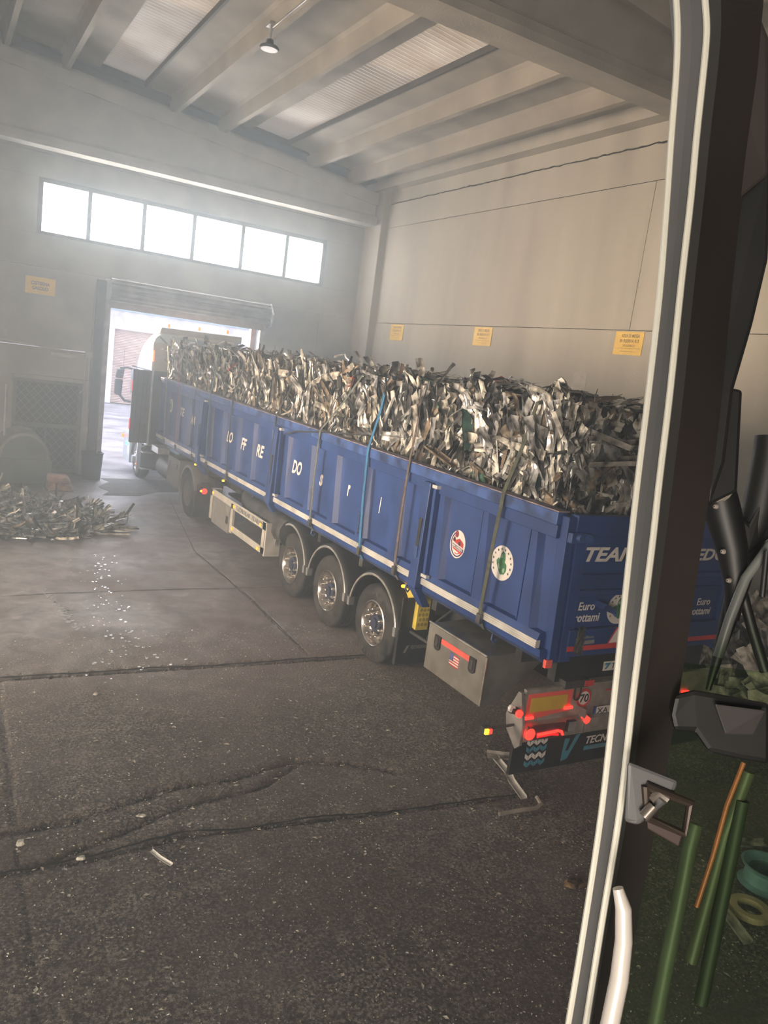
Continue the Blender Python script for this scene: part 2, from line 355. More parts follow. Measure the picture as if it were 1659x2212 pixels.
# gateway: guide rails, rolled curtain
gate = struct('door_1', MB().box((3.93, 21.95, 0), (4.05, YB + .1, 4.72)).box((8.2, 21.95, 0), (8.36, YB + .1, 4.72)), galv)
def rolled():
    mb = MB(); n = 64; prof = []
    for k in range(n + 1):
        t = math.pi * (1.05 - 1.1 * k / n * .95) ; r = .30 + .03 * (1 if (k // 4) % 2 else -1)
        prof.append((21.98 - r * math.sin(t) * .8, 4.98 + r * math.cos(t) * -1.0))
    pts = [(4.0 if e == 0 else 8.42, p[0], p[1]) for e in (0, 1) for p in prof]
    return mb.add(pts, [(k, k + 1, n + 2 + k, n + 1 + k) for k in range(n)])
struct('shutter_roll', rolled(), shutter_m, gate)
struct('shutter_bracket', MB().prism([(21.72, 4.66), (22.28, 4.62), (22.28, 5.32), (22.0, 5.32), (21.68, 5.0)], 'x', 8.43, 8.48), galv, gate)
struct('shutter_bottom_rail', MB().box((4.0, 21.9, 4.52), (8.3, 21.98, 4.74)), M('shutter_rail', (.28, .24, .19), .6), gate)
struct('gate_post', MB().box((3.72, 22.1, 0), (3.94, YB + .02, 5.2)), M('dark_post', (.10, .11, .11), .7), gate)
struct('red_jamb', MB().box((8.06, 22.3, 0), (8.2, 22.5, 4.6)), M('jamb_red', (.42, .14, .10), .6), gate)
# lattice side door
dr = struct('door_2', MB().box((1.85, YB - .02, 0), (1.94, YB + .08, 2.45)).box((3.45, YB - .02, 0), (3.55, YB + .08, 2.45)).box((1.94, YB - .02, 2.38), (3.45, YB + .08, 2.45)).box((1.94, YB - .02, 1.22), (3.45, YB + .06, 1.34)).box((1.94, YB - .02, .05), (3.45, YB + .06, .16)).box((2.66, YB - .01, .16), (2.70, YB + .04, 1.22)), M('door_frame_grey', (.16, .17, .16), .6))
lat = MB()
def clip_line(x0, z0, x1, z1, xa, xb, za, zb):
    t0, t1 = 0, 1; dx, dz = x1 - x0, z1 - z0
    for p, q in ((-dx, x0 - xa), (dx, xb - x0), (-dz, z0 - za), (dz, zb - z0)):
        if p == 0:
            if q < 0: return None
        else:
            r = q / p
            if p < 0: t0 = max(t0, r)
            else: t1 = min(t1, r)
    return None if t0 >= t1 else (x0 + t0 * dx, z0 + t0 * dz, x0 + t1 * dx, z0 + t1 * dz)
for k in range(-14, 22):
    for sg in (1, -1):
        c = clip_line(1.0 + k * .2, 0.0 if sg > 0 else 2.6, 1.0 + k * .2 + 2.3, 2.6 if sg > 0 else 0.0, 1.94, 3.45, .16, 2.38)
        if c: lat.tube([(c[0], YB + .01, c[1]), (c[2], YB + .01, c[3])], .008, 4)
struct('lattice', lat, M('lattice_grey', (.26, .27, .26), .6), dr)
struct('backing_panel', MB().box((1.9, YB + .2, 0), (3.5, YB + .26, 2.5)), M('door_dark', (.035, .04, .045), .8), dr)

# roof: double-tee slabs, sloping down to the right wall, skylight strips between them
def zr(x): return 9.947 - .104 * (x - 1.33)
ceil = MB()
def flange(x0, x1):
    a, b = zr(x0) + .36, zr(x1) + .36
    ceil.add([(x0, -5.2, a), (x1, -5.2, b), (x1, 22.3, b), (x0, 22.3, a), (x0, -5.2, a + .12), (x1, -5.2, b + .12), (x1, 22.3, b + .12), (x0, 22.3, a + .12)],
             [(0, 1, 2, 3), (7, 6, 5, 4), (0, 3, 7, 4), (1, 5, 6, 2), (0, 4, 5, 1), (3, 2, 6, 7)])
per = 3.89; tees = [1.33 + per * k for k in (-3, -2, -1, 0, 1, 2)]
sky = []
for k, x in enumerate(tees):
    flange(x - (.78 if k else .78), x + 1.29 + (.74 if k < 5 else .95))
    if k < 5: sky.append((x + 2.03, x + per - .78))
cobj = struct('ceiling', ceil, ceil_m)
for x in tees:
    for dx in (0, 1.29):
        a = zr(x + dx); e = x + dx
        struct('rib', MB().prism([(e - .055, a), (e + .055, a - .01), (e + .10, a + .30), (e + .20, a + .37), (e - .20, a + .41), (e - .10, a + .32)], 'y', -5.2, 21.85), ceil_m, cobj)
for i, (a, b) in enumerate(sky):
    mb = MB(); per_y = .146; ns = 376; vs = []
    for j in range(ns + 1):
        y = -5 + j * per_y / 2; dz = .010 * (1 if j % 2 else -1)
        for x in (a - .03, b + .03): vs.append((x, y, zr(x) + .47 + dz))
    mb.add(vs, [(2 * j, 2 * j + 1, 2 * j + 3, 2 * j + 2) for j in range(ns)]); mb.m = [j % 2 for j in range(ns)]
    s = struct('window_%d' % (i + 2), mb, [sheet_m, sheet_shade])
    struct('skylight_frame', MB().box((b - .03, -5, zr(b) + .33), (b + .02, 21.6, zr(b) + .45)), M('skylight_edge%d' % i, (.08, .08, .08), .7), s)
ev = MB()
ev.hexa([(-9.1, 21.62, zr(-9.1) + .30), (11.2, 21.62, zr(11.2) + .30), (11.2, 22.3, zr(11.2) + .30), (-9.1, 22.3, zr(-9.1) + .30)], [(-9.1, 21.62, zr(-9.1) + .8), (11.2, 21.62, zr(11.2) + .8), (11.2, 22.3, zr(11.2) + .8), (-9.1, 22.3, zr(-9.1) + .8)])
struct('eaves_shade_box', ev, M('eaves_shade', (.035, .04, .045), .9), cobj)  # dark box put in for the shade of the void above the beam
# gable beams with bulb flange below and sloped top
def gable(y):
    prof = [(0, 7.998), (.48, 7.998), (.50, 8.10), (.48, 8.22), (.34, 8.30), (.32, 8.34), (.16, 8.34), (.14, 8.30), (0, 8.22), (-.02, 8.10)]
    mb = MB().prism([(y + a, z) for a, z in prof], 'x', -9.1, 11.25)
    n = 2; xs = [-9.1, 11.25]
    for (ya, yb, d0, d1) in ((y + .17, y + .31, None, -.32), (y + .06, y + .42, -.34, -.02)):
        bot = [(x, yy, (8.3 if d0 is None else zr(x) + d0)) for x, yy in ((-9.1, ya), (11.25, ya), (11.25, yb), (-9.1, yb))]
        top = [(x, yy, zr(x) + d1) for x, yy in ((-9.1, ya), (11.25, ya), (11.25, yb), (-9.1, yb))]
        mb.hexa(bot, top)
    return mb
struct('beam', gable(21.42), beam_m)
struct('beam', gable(8.39), beam_m)
# haze that fills the hall
hz, N, L = nodes('haze_volume'); N.remove(N['Principled BSDF'])
vs_ = N.new('ShaderNodeVolumeScatter'); vs_.inputs['Color'].default_value = (.74, .88, 1.0, 1); vs_.inputs['Density'].default_value = .036; vs_.inputs['Anisotropy'].default_value = .45
L.new(vs_.outputs[0], N['Material Output'].inputs['Volume'])
tag(MB().box((-9.0, -5.0, .02), (11.2, 22.25, 9.2)).build('haze', hz), 'dusty haze hanging in the hall in front of the gate and windows', 'haze', kind='stuff')

ck_ = MB()
for z0, y0, y1, r in ((8.645, 8.0, 21.2, .016), (5.228, 7.0, 21.2, .006), (7.965, 7.0, 21.2, .006)):
    n = int((y1 - y0) / .06); ck_.tube([(XW + .002, y0 + (y1 - y0) * k / n, z0 + (.9 * r) * noise.noise((k * .35, z0, 0)) * 2.5) for k in range(n + 1)], [r * (1 + .8 * noise.noise((k * .8, 5, z0))) for k in range(n + 1)], 5)
struct('trim_2', ck_, dark_m)
jn = MB()
for pl_, r in ((grooves[0][0], .022), (grooves[1][0], .012), (grooves[5][0], .008), (grooves[6][0], .007)):
    pts = []
    for (ax, ay), (bx, by) in zip(pl_, pl_[1:]):
        n = max(2, int(math.hypot(bx - ax, by - ay) / .06)); pts += [(ax + (bx - ax) * k / n, ay + (by - ay) * k / n) for k in range(n)]
    pts = [(x, y + .05 * noise.noise((x * 1.5, y * 1.5, 0)) + .02 * noise.noise((x * 9, y * 9, 1))) for x, y in pts]
    vs = []
    for k, (x, y) in enumerate(pts):
        x2, y2 = pts[min(k + 1, len(pts) - 1)]; x1, y1 = pts[max(k - 1, 0)]; l = math.hypot(x2 - x1, y2 - y1) or 1; q = r * (1 + .9 * noise.noise((k * .4, 2, r)))
        nx, ny = -(y2 - y1) / l * q, (x2 - x1) / l * q; vs += [(x - nx, y - ny, .0015), (x + nx, y + ny, .0015)]
    jn.add(vs, [(2 * k, 2 * k + 2, 2 * k + 3, 2 * k + 1) for k in range(len(pts) - 1)])
struct('trim_3', jn, M('joint_dirt', (.022, .020, .018), .95))
# ------------------------------------------------------------ beyond the gate
fb = MB().box((-40, 47.2, 0), (40, 47.6, 9.8))
fo = tag(fb.build('building', fac_m), 'pale building with roller door across the yard, seen through the gate', 'building')
MB().box((8.0, 46.9, 0), (8.95, 47.2, 4.2)).build('pillar', fac_p, fo)
rs = MB()
for k in range(46): rs.prism([(47.1, .09 * k), (47.04, .09 * k + .045), (47.1, .09 * k + .085)], 'x', 8.95, 15.5)
rs.box((8.95, 47.1, 0), (15.5, 47.2, 4.2)).build('roller_door', fac_s, fo)
MB().box((4, 46.8, 4.2), (22, 47.2, 4.42)).build('lintel', fac_p, fo)
MB().box((4, 47.1, 5.25), (22, 47.2, 5.45)).box((15.6, 46.9, 0), (16.4, 47.2, 4.2)).build('ledge', M('facade_blue', (.25, .45, .62), .6), fo)
MB().box((4, 47.0, 5.46), (22, 47.2, 7.0)).build('upper_glazing', M('facade_glass', (.55, .68, .80), .2), fo)

# ------------------------------------------------------------ semi-trailer
XS = 5.20; XR = 7.66; Y0 = 5.42; Y1 = 20.62
def zt(y): return 2.765 + (y - 5.4) * .0115
tr = thing('semi_trailer', 'blue tipper semi-trailer with silver side rail and white lettering, loaded with scrap', 'trailer', (6.4, 10.0, 0))
def strip_y(x0, x1, za, zb, y0=Y0, y1=Y1, mi=0, mb=None):
    # bar along the trailer that follows the slope of the top edge; za, zb are offsets from zt
    mb = mb or MB()
    return mb.hexa([(x0, y0, zt(y0) + za), (x1, y0, zt(y0) + za), (x1, y1, zt(y1) + za), (x0, y1, zt(y1) + za)], [(x0, y0, zt(y0) + zb), (x1, y0, zt(y0) + zb), (x1, y1, zt(y1) + zb), (x0, y1, zt(y1) + zb)], mi)
def plate(x0, x1):
    return MB().hexa([(x0, Y0, 1.40), (x1, Y0, 1.40), (x1, Y1, 1.40), (x0, Y1, 1.40)], [(x0, Y0, zt(Y0) - .05), (x1, Y0, zt(Y0) - .05), (x1, Y1, zt(Y1) - .05), (x0, Y1, zt(Y1) - .05)])
sw = plate(XS + .05, XS + .09).build('side_wall', blue, tr)
swr = plate(XR - .05, XR).build('side_wall', blue, tr)
MB().box((XS, Y1 - .05, 1.4), (XR, Y1, zt(Y1) - .02)).build('front_wall', blue, tr)
MB().box((XS, Y0, 1.30), (XR, Y1, 1.40)).build('floor_pan', blackg, tr)
strip_y(XS - .035, XS + .06, -.255, -.125).build('top_rail', blue, tr, bevel=.008)
strip_y(XS - .055, XS + .07, -.125, 0).build('top_rail', blue2, tr, bevel=.008)
strip_y(XS - .05, XS + .09, 0, .012).build('rail_cap', rust_blue, tr)
strip_y(XR - .06, XR + .04, -.25, 0).build('top_rail', blue, tr)
MB().prism([(XS - .045, 1.49), (XS + .08, 1.49), (XS + .08, 1.575), (XS - .02, 1.56)], 'y', Y0, Y1).build('ledge', blue, tr)
ra = MB().box((XS - .052, Y0, 1.41), (XS, Y1, 1.49))
for z in (1.425, 1.445, 1.47): ra.box((XS - .06, Y0, z - .004), (XS - .05, Y1, z + .004))
ra.build('side_rail', rail_m, tr)
MB().prism([(XS - .03, 1.41), (XS + .1, 1.41), (XS + .1, 1.27), (XS + .04, 1.27), (XS - .02, 1.33)], 'y', Y0 - .05, Y1).build('sill', blue, tr)
posts = [5.62, 6.42, 7.27, 8.28, 9.2, 10.12, 11.02, 11.97, 12.7, 13.62, 14.48, 15.4, 16.25, 17.05, 17.95, 18.9, 19.85]
for y in posts:
    y += .05; z0, z1 = 1.56, zt(y) - .25; mb = MB()
    # tapering pressed post: flat outer face, deep rear-facing flank
    q = XS + .052
    mb.hexa([(q, y + .13, z0), (XS - .025, y + .10, z0), (XS - .025, y - .08, z0), (q, y - .13, z0)], [(q, y + .13, z1), (XS - .02, y + .11, z1), (XS - .02, y + .02, z1), (q, y - .02, z1)])
    mb.hexa([(q, y + .185, z0), (XS + .02, y + .182, z0), (XS + .02, y + .168, z0), (q, y + .165, z0)], [(q, y + .185, z1), (XS + .02, y + .182, z1), (XS + .02, y + .168, z1), (q, y + .165, z1)])
    mb.build('side_post', blue, tr)
# pressed weld beads along the ledge are drawn by small drips
# swing stanchions
for y in (7.62, 12.42, 16.72):
    zz = zt(y) - .15
    st = MB().hexa([(XS - .13, y - .09, 1.36), (XS - .02, y - .09, 1.36), (XS - .02, y + .09, 1.36), (XS - .13, y + .09, 1.36)], [(XS - .10, y - .075, zz), (XS - .02, y - .075, zz), (XS - .02, y + .075, zz), (XS - .10, y + .075, zz)])
    st.hexa([(XS + .05, y - .06, 1.10), (XS + .16, y - .06, 1.10), (XS + .16, y + .06, 1.10), (XS + .05, y + .06, 1.10)], [(XS - .13, y - .09, 1.36), (XS - .02, y - .09, 1.36), (XS - .02, y + .09, 1.36), (XS - .13, y + .09, 1.36)])
    s = st.build('stanchion', blue, tr, bevel=.006)
    MB().box((XS - .122, y - .03, 1.85), (XS - .105, y + .03, 2.2)).build('slot', black, s)
    MB().box((XS - .132, y - .035, 1.72), (XS - .11, y + .035, 1.86)).build('latch', blue2, s)
    MB().hexa([(XS - .08, y - .19, 1.56), (XS - .01, y - .19, 1.56), (XS - .01, y - .14, 1.56), (XS - .08, y - .14, 1.56)], [(XS - .08, y - .17, zz - .02), (XS - .01, y - .17, zz - .02), (XS - .01, y - .12, zz - .02), (XS - .08, y - .12, zz - .02)]).build('locking_bar', blue, s)
    MB().box((XS - .09, y - .20, zz - .05), (XS - .02, y - .10, zz - .01)).box((XS - .09, y - .24, 1.52), (XS - .04, y - .12, 1.56)).build('bolt', rail_m, s)
# side lettering
def sidetext(s, y, z, wd, ht, shear=.25, bold=.03, mat=lwhite):
    y, z = y * 1.0165, (z - 3.85) * 1.0165 + 3.85
    return text(s, ((XS + .05, y + wd / 2, z - ht / 2), *SIDE), wd, ht, mat, tr, bold, shear)
for s, y, z, wd, ht in (('TE', 18.4, 2.28, .34, .20), ('AM', 17.48, 2.2, .36, .20), ('LO', 14.9, 2.17, .36, .22), ('FF', 14.07, 2.15, .32, .23), ('RE', 13.2, 2.15, .38, .23), ('DO', 11.52, 2.14, .38, .23)):
    sidetext(s, y, z, wd, ht)
for s, y, z, wd, ht in (('s', 10.58, 2.11, .11, .18), ('r', 9.66, 2.13, .08, .17), ('l', 8.74, 2.12, .035, .22)): sidetext(s, y, z, wd, ht, .15)
# round recycling emblem, oval team emblem
def emblem(fr, r, parent, name='emblem'):
    s = r / .18
    e = MB().slab(disc(0, 0, r), fr, .004).build(name, lwhite, parent)
    tri = [(-.005, .125), (.035, .11), (.05, .05), (.045, .02), (.075, .0), (.085, -.06), (.06, -.105), (.0, -.12), (-.035, -.085), (-.075, -.03), (-.09, .01), (-.06, .045), (-.04, .03), (-.03, .09)]
    g = MB().slab([(a * s, b * s) for a, b in tri], fr, .006)
    for p in [[(-.035, .075), (-.005, .10), (.012, .06), (-.02, .05)], [(-.06, -.03), (-.04, -.01), (-.01, -.06), (-.03, -.075)], [(.03, -.05), (.06, -.04), (.055, -.09), (.025, -.085)]]:
        g.slab([(a * s, b * s) for a, b in p], fr, .008, 1)
    g.slab(disc(0, -.02 * s, .035 * s, n=16), fr, .0075, 0)
    g.build('recycling_mark', [green_l, green_p], e)
    st = MB()
    for k in range(12):
        t = math.radians(-35 + k * 250 / 11) ; st.slab(star(.145 * s * math.cos(t), .145 * s * math.sin(t), .016 * s), fr, .006)
    st.build('star_ring', lblack, e)
emblem(((XS + .05, 6.23, 2.04), *SIDE), .185, tr); emblem(((XS + .05, 19.78, 2.30), *SIDE), .17, tr)
fo_ = ((XS + .05, 7.05, 2.03), *SIDE)
ov = MB().slab(disc(0, 0, .145, .165, a=-.25), fo_, .004).build('emblem', lwhite, tr)
ring = MB()
def arc(cx, cy, rx, ry, a0, a1, w_, n=20):
    p = [(cx + rx * math.cos(a0 + (a1 - a0) * k / n), cy + ry * math.sin(a0 + (a1 - a0) * k / n)) for k in range(n + 1)]
    q = [(cx + (rx - w_) * math.cos(a0 + (a1 - a0) * k / n), cy + (ry - w_) * math.sin(a0 + (a1 - a0) * k / n)) for k in range(n + 1)]
    return p + q[::-1]
def arcslab(mb, fr, t, mi, *a):
    P = arc(*a); n = len(P) // 2
    for k in range(n - 1): mb.slab([P[k], P[k + 1], P[-k - 2], P[-k - 1]], fr, t, mi)
arcslab(ring, fo_, .006, 0, 0, 0, .128, .148, math.radians(95), math.radians(330), .016)
arcslab(ring, fo_, .006, 1, 0, 0, .100, .115, math.radians(110), math.radians(170), .010)
arcslab(ring, fo_, .006, 1, 0, 0, .100, .115, math.radians(250), math.radians(335), .010)
ring.slab(disc(-.03, .115, .033, .04, n=20), fo_, .007, 2).slab([(-.11, .0), (.125, -.035), (.125, -.075), (-.11, -.035)], fo_, .0065, 0).slab([(-.09, -.045), (.11, -.08), (.105, -.10), (-.08, -.062)], fo_, .0068, 1)
ring.slab([(-.07, .04), (-.02, .05), (.03, .075), (.07, .055), (.115, .03), (.115, -.02), (.07, -.01), (-.07, .015)], fo_, .007, 1).slab(disc(-.065, .045, .02, .025, n=14), fo_, .0078, 3).slab(disc(.04, .015, .02, .025, n=14), fo_, .0078, 3)
ring.build('team_mark', [navy, red_m, M('ball_dark_red', (.25, .03, .05), .5), lblack], ov)
text('TEAM LOFFREDO', ((XS + .05, 7.05 + .11, 2.03 - .03), (0, -1, -.15), (0, 0, 1)), .22, .028, lwhite, ov, .03, off=.008)

# tailgate
tg = MB().box((5.44, Y0 - .06, 1.35), (7.66, Y0 - .02, 2.745)).build('tailgate', blue, tr)
MB().box((5.30, Y0 - .12, 2.56), (7.68, Y0 - .02, 2.765)).build('top_member', blue, tg, bevel=.01)
for z in (2.145, 1.985): MB().box((5.50, Y0 - .10, z - .03), (7.62, Y0 - .05, z + .03)).build('cross_rib', blue, tg, bevel=.01)
MB().box((5.44, Y0 - .13, 1.34), (7.68, Y0 - .05, 1.62)).build('bottom_member', blue, tg, bevel=.012)
MB().box((5.44, Y0 - .135, 1.405), (7.70, Y0 - .128, 1.455)).build('red_strip', red_m, tg)
for xa, xb in ((5.20, 5.30), (5.335, 5.48), (7.64, 7.76)):
    MB().hexa([(xa + .06, Y0 - .10, 1.28), (xb + .06, Y0 - .10, 1.28), (xb + .06, Y0 + .02, 1.28), (xa + .06, Y0 + .02, 1.28)], [(xa, Y0 - .10, 2.74), (xb, Y0 - .10, 2.74), (xb, Y0 + .02, 2.74), (xa, Y0 + .02, 2.74)]).build('corner_post', blue, tr, bevel=.008)
MB().box((5.22, Y0 - .16, 2.50), (5.46, Y0 - .09, 2.60)).build('hinge_plate', blue2, tg, bevel=.01)
MB().lathe([(0, .001), (0, .035), (.05, .035)], (5.30, Y0 - .21, 2.56), 'y', 16).lathe([(0, .001), (0, .035), (.05, .035)], (5.42, Y0 - .21, 2.56), 'y', 16).build('hinge_pin', blue2, tg)
TF = Y0 - .062
def tgtext(s, x, z, wd, ht, **k): return text(s, ((x, TF, z), *FACE), wd, ht, k.pop('mat', lwhite), tg, k.pop('bold', .03), k.pop('shear', .25))
tgtext('TEAM', 5.52, 2.30, .72, .145); tgtext('LOFFREDO', 6.44, 2.30, 1.22, .135)
tgtext('Euro', 5.56, 1.80, .22, .085, shear=.1, bold=.015); tgtext('rottami', 5.53, 1.68, .34, .085, shear=.1, bold=.015)
tgtext('Euro', 7.33, 1.79, .22, .08, shear=.1, bold=.015); tgtext('rottami', 7.24, 1.68, .34, .08, shear=.1, bold=.015)
emblem(((6.13, TF, 1.80), *FACE), .165, tg)
MB().slab([(0, 0), (.10, .17), (.62, .17), (.52, 0)], ((5.98, Y0 - .13, 1.455), *FACE), .003, 0).slab([(.02, .01), (.11, .155), (.60, .155), (.51, .01)], ((5.98, Y0 - .13, 1.455), *FACE), .005, 1).build('white_chevron', [red_m, lwhite], tg)
text('allison', ((5.63, Y0 - .13, 1.53), *FACE), .14, .03, lgrey, tg, .02, .2); MB().box((5.62, Y0 - .134, 1.47), (5.79, Y0 - .13, 1.51)).build('maker_plate', lgrey, tg)
MB().prism([(5.76, 1.85), (5.92, 1.79), (5.95, 1.83), (5.80, 1.90)], 'y', Y0 - .20, Y0 - .06).tube([(5.93, Y0 - .15, 1.82), (5.99, Y0 - .16, 1.76), (6.03, Y0 - .12, 1.78)], .012).build('gate_latch', blue2, tg)
kn = MB()
for k in range(26):
    a = [(5.57 + U(-.05, .05), Y0 - .15 + U(-.02, .02), 1.66 - .3 * R_()) for _ in range(4)]; kn.tube(a, .006, 4)
kn.build('tangled_cord', M('cord_dark', (.05, .05, .05), .8), tg)
MB().box((5.42, Y0 - .06, 1.06), (7.6, Y0 + .05, 1.34)).build('rear_crossmember', black, tr)
MB().box((5.22, Y0 - .11, 1.24), (5.30, Y0 - .07, 1.32)).build('red_reflector', redref, tr)
pl = MB().slab([(.0, 0), (.55, 0), (.55, .10), (.0, .10)], ((6.06, Y0 - .065, 1.13), *FACE), .006).build('maker_plate', lwhite, tr)
MB().slab([(.02, .02), (.05, .02), (.10, .085), (.07, .085)], ((6.06, Y0 - .065, 1.13), *FACE), .010).slab([(.02, .085), (.065, .085), (.06, .065), (.02, .06)], ((6.06, Y0 - .065, 1.13), *FACE), .010).build('arrow_mark', cyan_d, pl)
text('TECNOKAR', ((6.18, Y0 - .065, 1.15), *FACE), .40, .06, lblack, pl, .02, .25, off=.008)
# chassis
for x in (5.95, 6.85): MB().box((x - .06, 5.5, .82), (x + .06, 19.8, 1.30)).build('chassis_beam', blackg, tr)
for y in (5.8, 7.4, 9.3, 10.7, 12.6, 14.5, 16.5, 18.8): MB().box((5.3, y - .05, 1.12), (7.5, y + .05, 1.28)).build('cross_member', blackg, tr)
MB().box((5.6, 12.3, .55), (7.2, 12.5, 1.2)).box((5.35, 12.2, .95), (5.9, 15.2, 1.0)).build('landing_gear', blackg, tr)
for y in (6.2, 8.0, 10.9, 13.6): MB().tube([(XS + .06, y, 1.29), (XS + .05, y, 1.2), (XS + .09, y, 1.16), (XS + .12, y, 1.2)], .012).build('rope_hook', blue2, tr)
# trailer wheels
def tyre_mb(c, R0, wd, rim, sgn=1):
    # c is the outer face centre; body goes towards +x
    p = [(.03, rim), (.0, rim + .025), (-.005, rim + .05), (-.012, (R0 + rim) / 2), (.0, R0 - .07), (.018, R0 - .025), (.04, R0 - .006), (.07, R0)]
    for g in (.13, .2, .27): p += [(g * wd / .385 - .008, R0), (g * wd / .385 - .006, R0 - .012), (g * wd / .385 + .006, R0 - .012), (g * wd / .385 + .008, R0)]
    p += [(wd - .05, R0), (wd - .01, R0 - .03), (wd, R0 - .1), (wd - .02, rim)]
    return MB().lathe(p, c, 'x', 56, 0, sgn)
hub_m = M('hub_blue', (.025, .033, .065), .6)
def ntrailer_wheel(y, x=XS - .0, R0=.535, parent=tr, letters=True):
    c = (x, y, R0 - .003)
    t = tyre_mb(c, R0, .385, .295).build('wheel', tyre_m, parent, smooth=True)
    MB().lathe([(.02, .305), (.0, .315), (-.006, .30), (.005, .288), (.06, .275), (.10, .262), (.105, .25), (.11, .245), (.085, .165), (.08, .15), (.12, .145)], c, 'x', 56).lathe([(.12, .30), (.36, .30)], c, 'x', 24).build('rim', alu, t, smooth=True)
    MB().lathe([(.09, .145), (.04, .125), (.035, .11), (.035, .001)], c, 'x', 32).lathe([(.035, .075), (.012, .068), (.008, .001)], c, 'x', 24).build('hub', hub_m, t, smooth=True)
    for k in range(10):
        a = 2 * math.pi * (k + .3) / 10; cc = (c[0], c[1] + .192 * math.cos(a), c[2] + .192 * math.sin(a))
        MB().lathe([(.095, .030), (.04, .030), (.035, .026), (.005, .025), (-.015, .018), (-.022, .001)], cc, 'x', 10).build('wheel_nut', alu, t, smooth=True)
    hh = MB()
    for k in range(10):
        a = 2 * math.pi * (k + .8) / 10; cc = (c[0] + .098, c[1] + .235 * math.cos(a), c[2] + .235 * math.sin(a))
        hh.lathe([(0, .016), (-.012, .016), (-.012, .001)], cc, 'x', 8)
    hh.build('vent_hole', black, t)
    return t
ty = []
for y in (8.60, 10.03, 11.45): ty.append(ntrailer_wheel(y))
# raised words round the rear tyre
def ring_text(s, c, r, a0, step, ht, parent):
    for k, ch in enumerate(s):
        if ch == ' ': continue
        a = a0 - step * k; pos = Vector((c[0] - .014, c[1] - r * math.sin(a) * -1, c[2] + r * math.cos(a)))
        u = Vector((0, -math.cos(a), -math.sin(a) * -1 * -1)); 
        # walking clockwise as seen from the left side (u = -y)
        pos = Vector((c[0] - .010, c[1] + r * math.sin(a), c[2] + r * math.cos(a))); v = Vector((0, math.sin(a), math.cos(a))); u = Vector((0, -math.cos(a), math.sin(a)))
        text(ch, (pos, u, v), ht * .75, ht, M_tl, parent, .02, 0, 'tyre_lettering', .001, .003)
M_tl = M('tyre_lettering', (.06, .06, .058), .6)
ring_text('BRIDGESTONE', (XS, 8.60, .532), .395, .2, .13, .04, ty[0]); ring_text('DURAVIS', (XS, 8.60, .532), .395, math.radians(215), .19, .07, ty[0])
for y in (8.60, 10.03, 11.45): tyre_mb((XR + .0, y, .532), .535, .385, .295, -1).lathe([(.05, .29), (.1, .1), (.1, .001)], (XR, y, .532), 'x', 20, 0, -1).build('wheel', tyre_m, tr, smooth=True); MB().tube([(5.5, y, .53), (7.4, y, .53)], .07).build('axle', blackg, tr)
for i, y in enumerate((8.60, 10.03, 11.45)):
    cc = (XS - .03, y, .55); n = 28; a0, a1 = math.radians(12), math.radians(168)
    f = MB().lathe([(.0, .625), (-.012, .635), (-.012, .665), (.0, .675), (.02, .69), (.09, .70), (.47, .70), (.47, .685), (.03, .67), (.02, .62)], cc, 'x', n, 0, 1, a0, a1).build('mudguard', black, tr, smooth=True)
    MB().lathe([(-.014, .632), (-.020, .636), (-.020, .658), (-.012, .664)], cc, 'x', n, 0, 1, a0, a1).build('silver_trim', M('trim_silver%d' % i, (.55, .55, .53), .35, .7), f, smooth=True)
    for a in (a0, a1): MB().box((XS - .06, y + .655 * math.cos(a) - .03, .55 + .655 * math.sin(a) - .10), (XS + .02, y + .655 * math.cos(a) + .03, .55 + .655 * math.sin(a) + .02)).build('end_clip', M('clip_grey%d' % int(a * 9 + i * 100), (.20, .21, .21), .5), f)
mf = MB().box((XS - .02, 7.90, .22), (XS + .03, 7.96, .68)).box((XS, 7.92, .22), (XS + .50, 7.945, 1.1)).build('mudflap', black, tr)
text('TECNOKAR', ((XS + .20, 7.92, .42), *FACE), .24, .045, lgrey, mf, .01, .25)
MB().slab([(0, 0), (.03, 0), (.075, .10), (.04, .09)], ((XS + .10, 7.92, .37), *FACE), .004).build('arrow_mark', lgrey, mf)
# wheel chock
ck = MB().prism([(8.0, .72), (8.28, 1.15), (7.84, 1.17), (7.84, .70)], 'x', XS + .18, XS + .36).build('wheel_chock', yel, tr)
ho = MB()
for r in range(5):
    for c_ in range(3): ho.lathe([(0, .001), (0, .022), (.008, .027), (.008, .001)], (XS + .215 + c_ * .055 + (.0275 if r % 2 else 0) * .6, 7.835, .77 + r * .065), 'y', 6)
ho.build('honeycomb', M('chock_dark', (.35, .27, .05), .6), ck)
# tool box of checker plate
X_ = 4.98
tb = MB().prism([(XS - .23, 1.14), (XS - .22, .63), (XS - .05, .60), (XS + .62, 1.10), (XS + .62, 1.18)], 'y', 5.90, 6.94).build('toolbox', box_al, tr)
MB().box((X_ - .02, 5.885, .61), (X_ + .0, 6.955, 1.15)).build('toolbox_lid', box_al, tb, bevel=.004)
MB().tube([(X_ - .015, 5.88, 1.15), (X_ - .015, 6.96, 1.15)], .014).tube([(X_ - .01, 5.885, 1.14), (X_ - .01, 5.885, .61)], .010).build('edge_bead', M('bright_edge', (.80, .76, .66), .25, .9), tb)
fr = ((X_ - .021, 6.94, .62), *SIDE)
MB().slab([(.26, .43), (.83, .43), (.83, .37), (.26, .37)], fr, .003).build('red_strip', redref, tb)
fg = MB()
for k in range(9): fg.slab([(.45, .34 - k * .0145), (.62, .34 - k * .0145), (.62, .34 - (k + 1) * .0145), (.45, .34 - (k + 1) * .0145)], fr, .003, 0 if k % 2 == 0 else 1)
fg.slab([(.45, .345), (.52, .345), (.52, .265), (.45, .265)], fr, .005, 2).build('flag_sticker', [red_m, lwhite, M('flag_blue', (.10, .12, .30), .5)], tb)
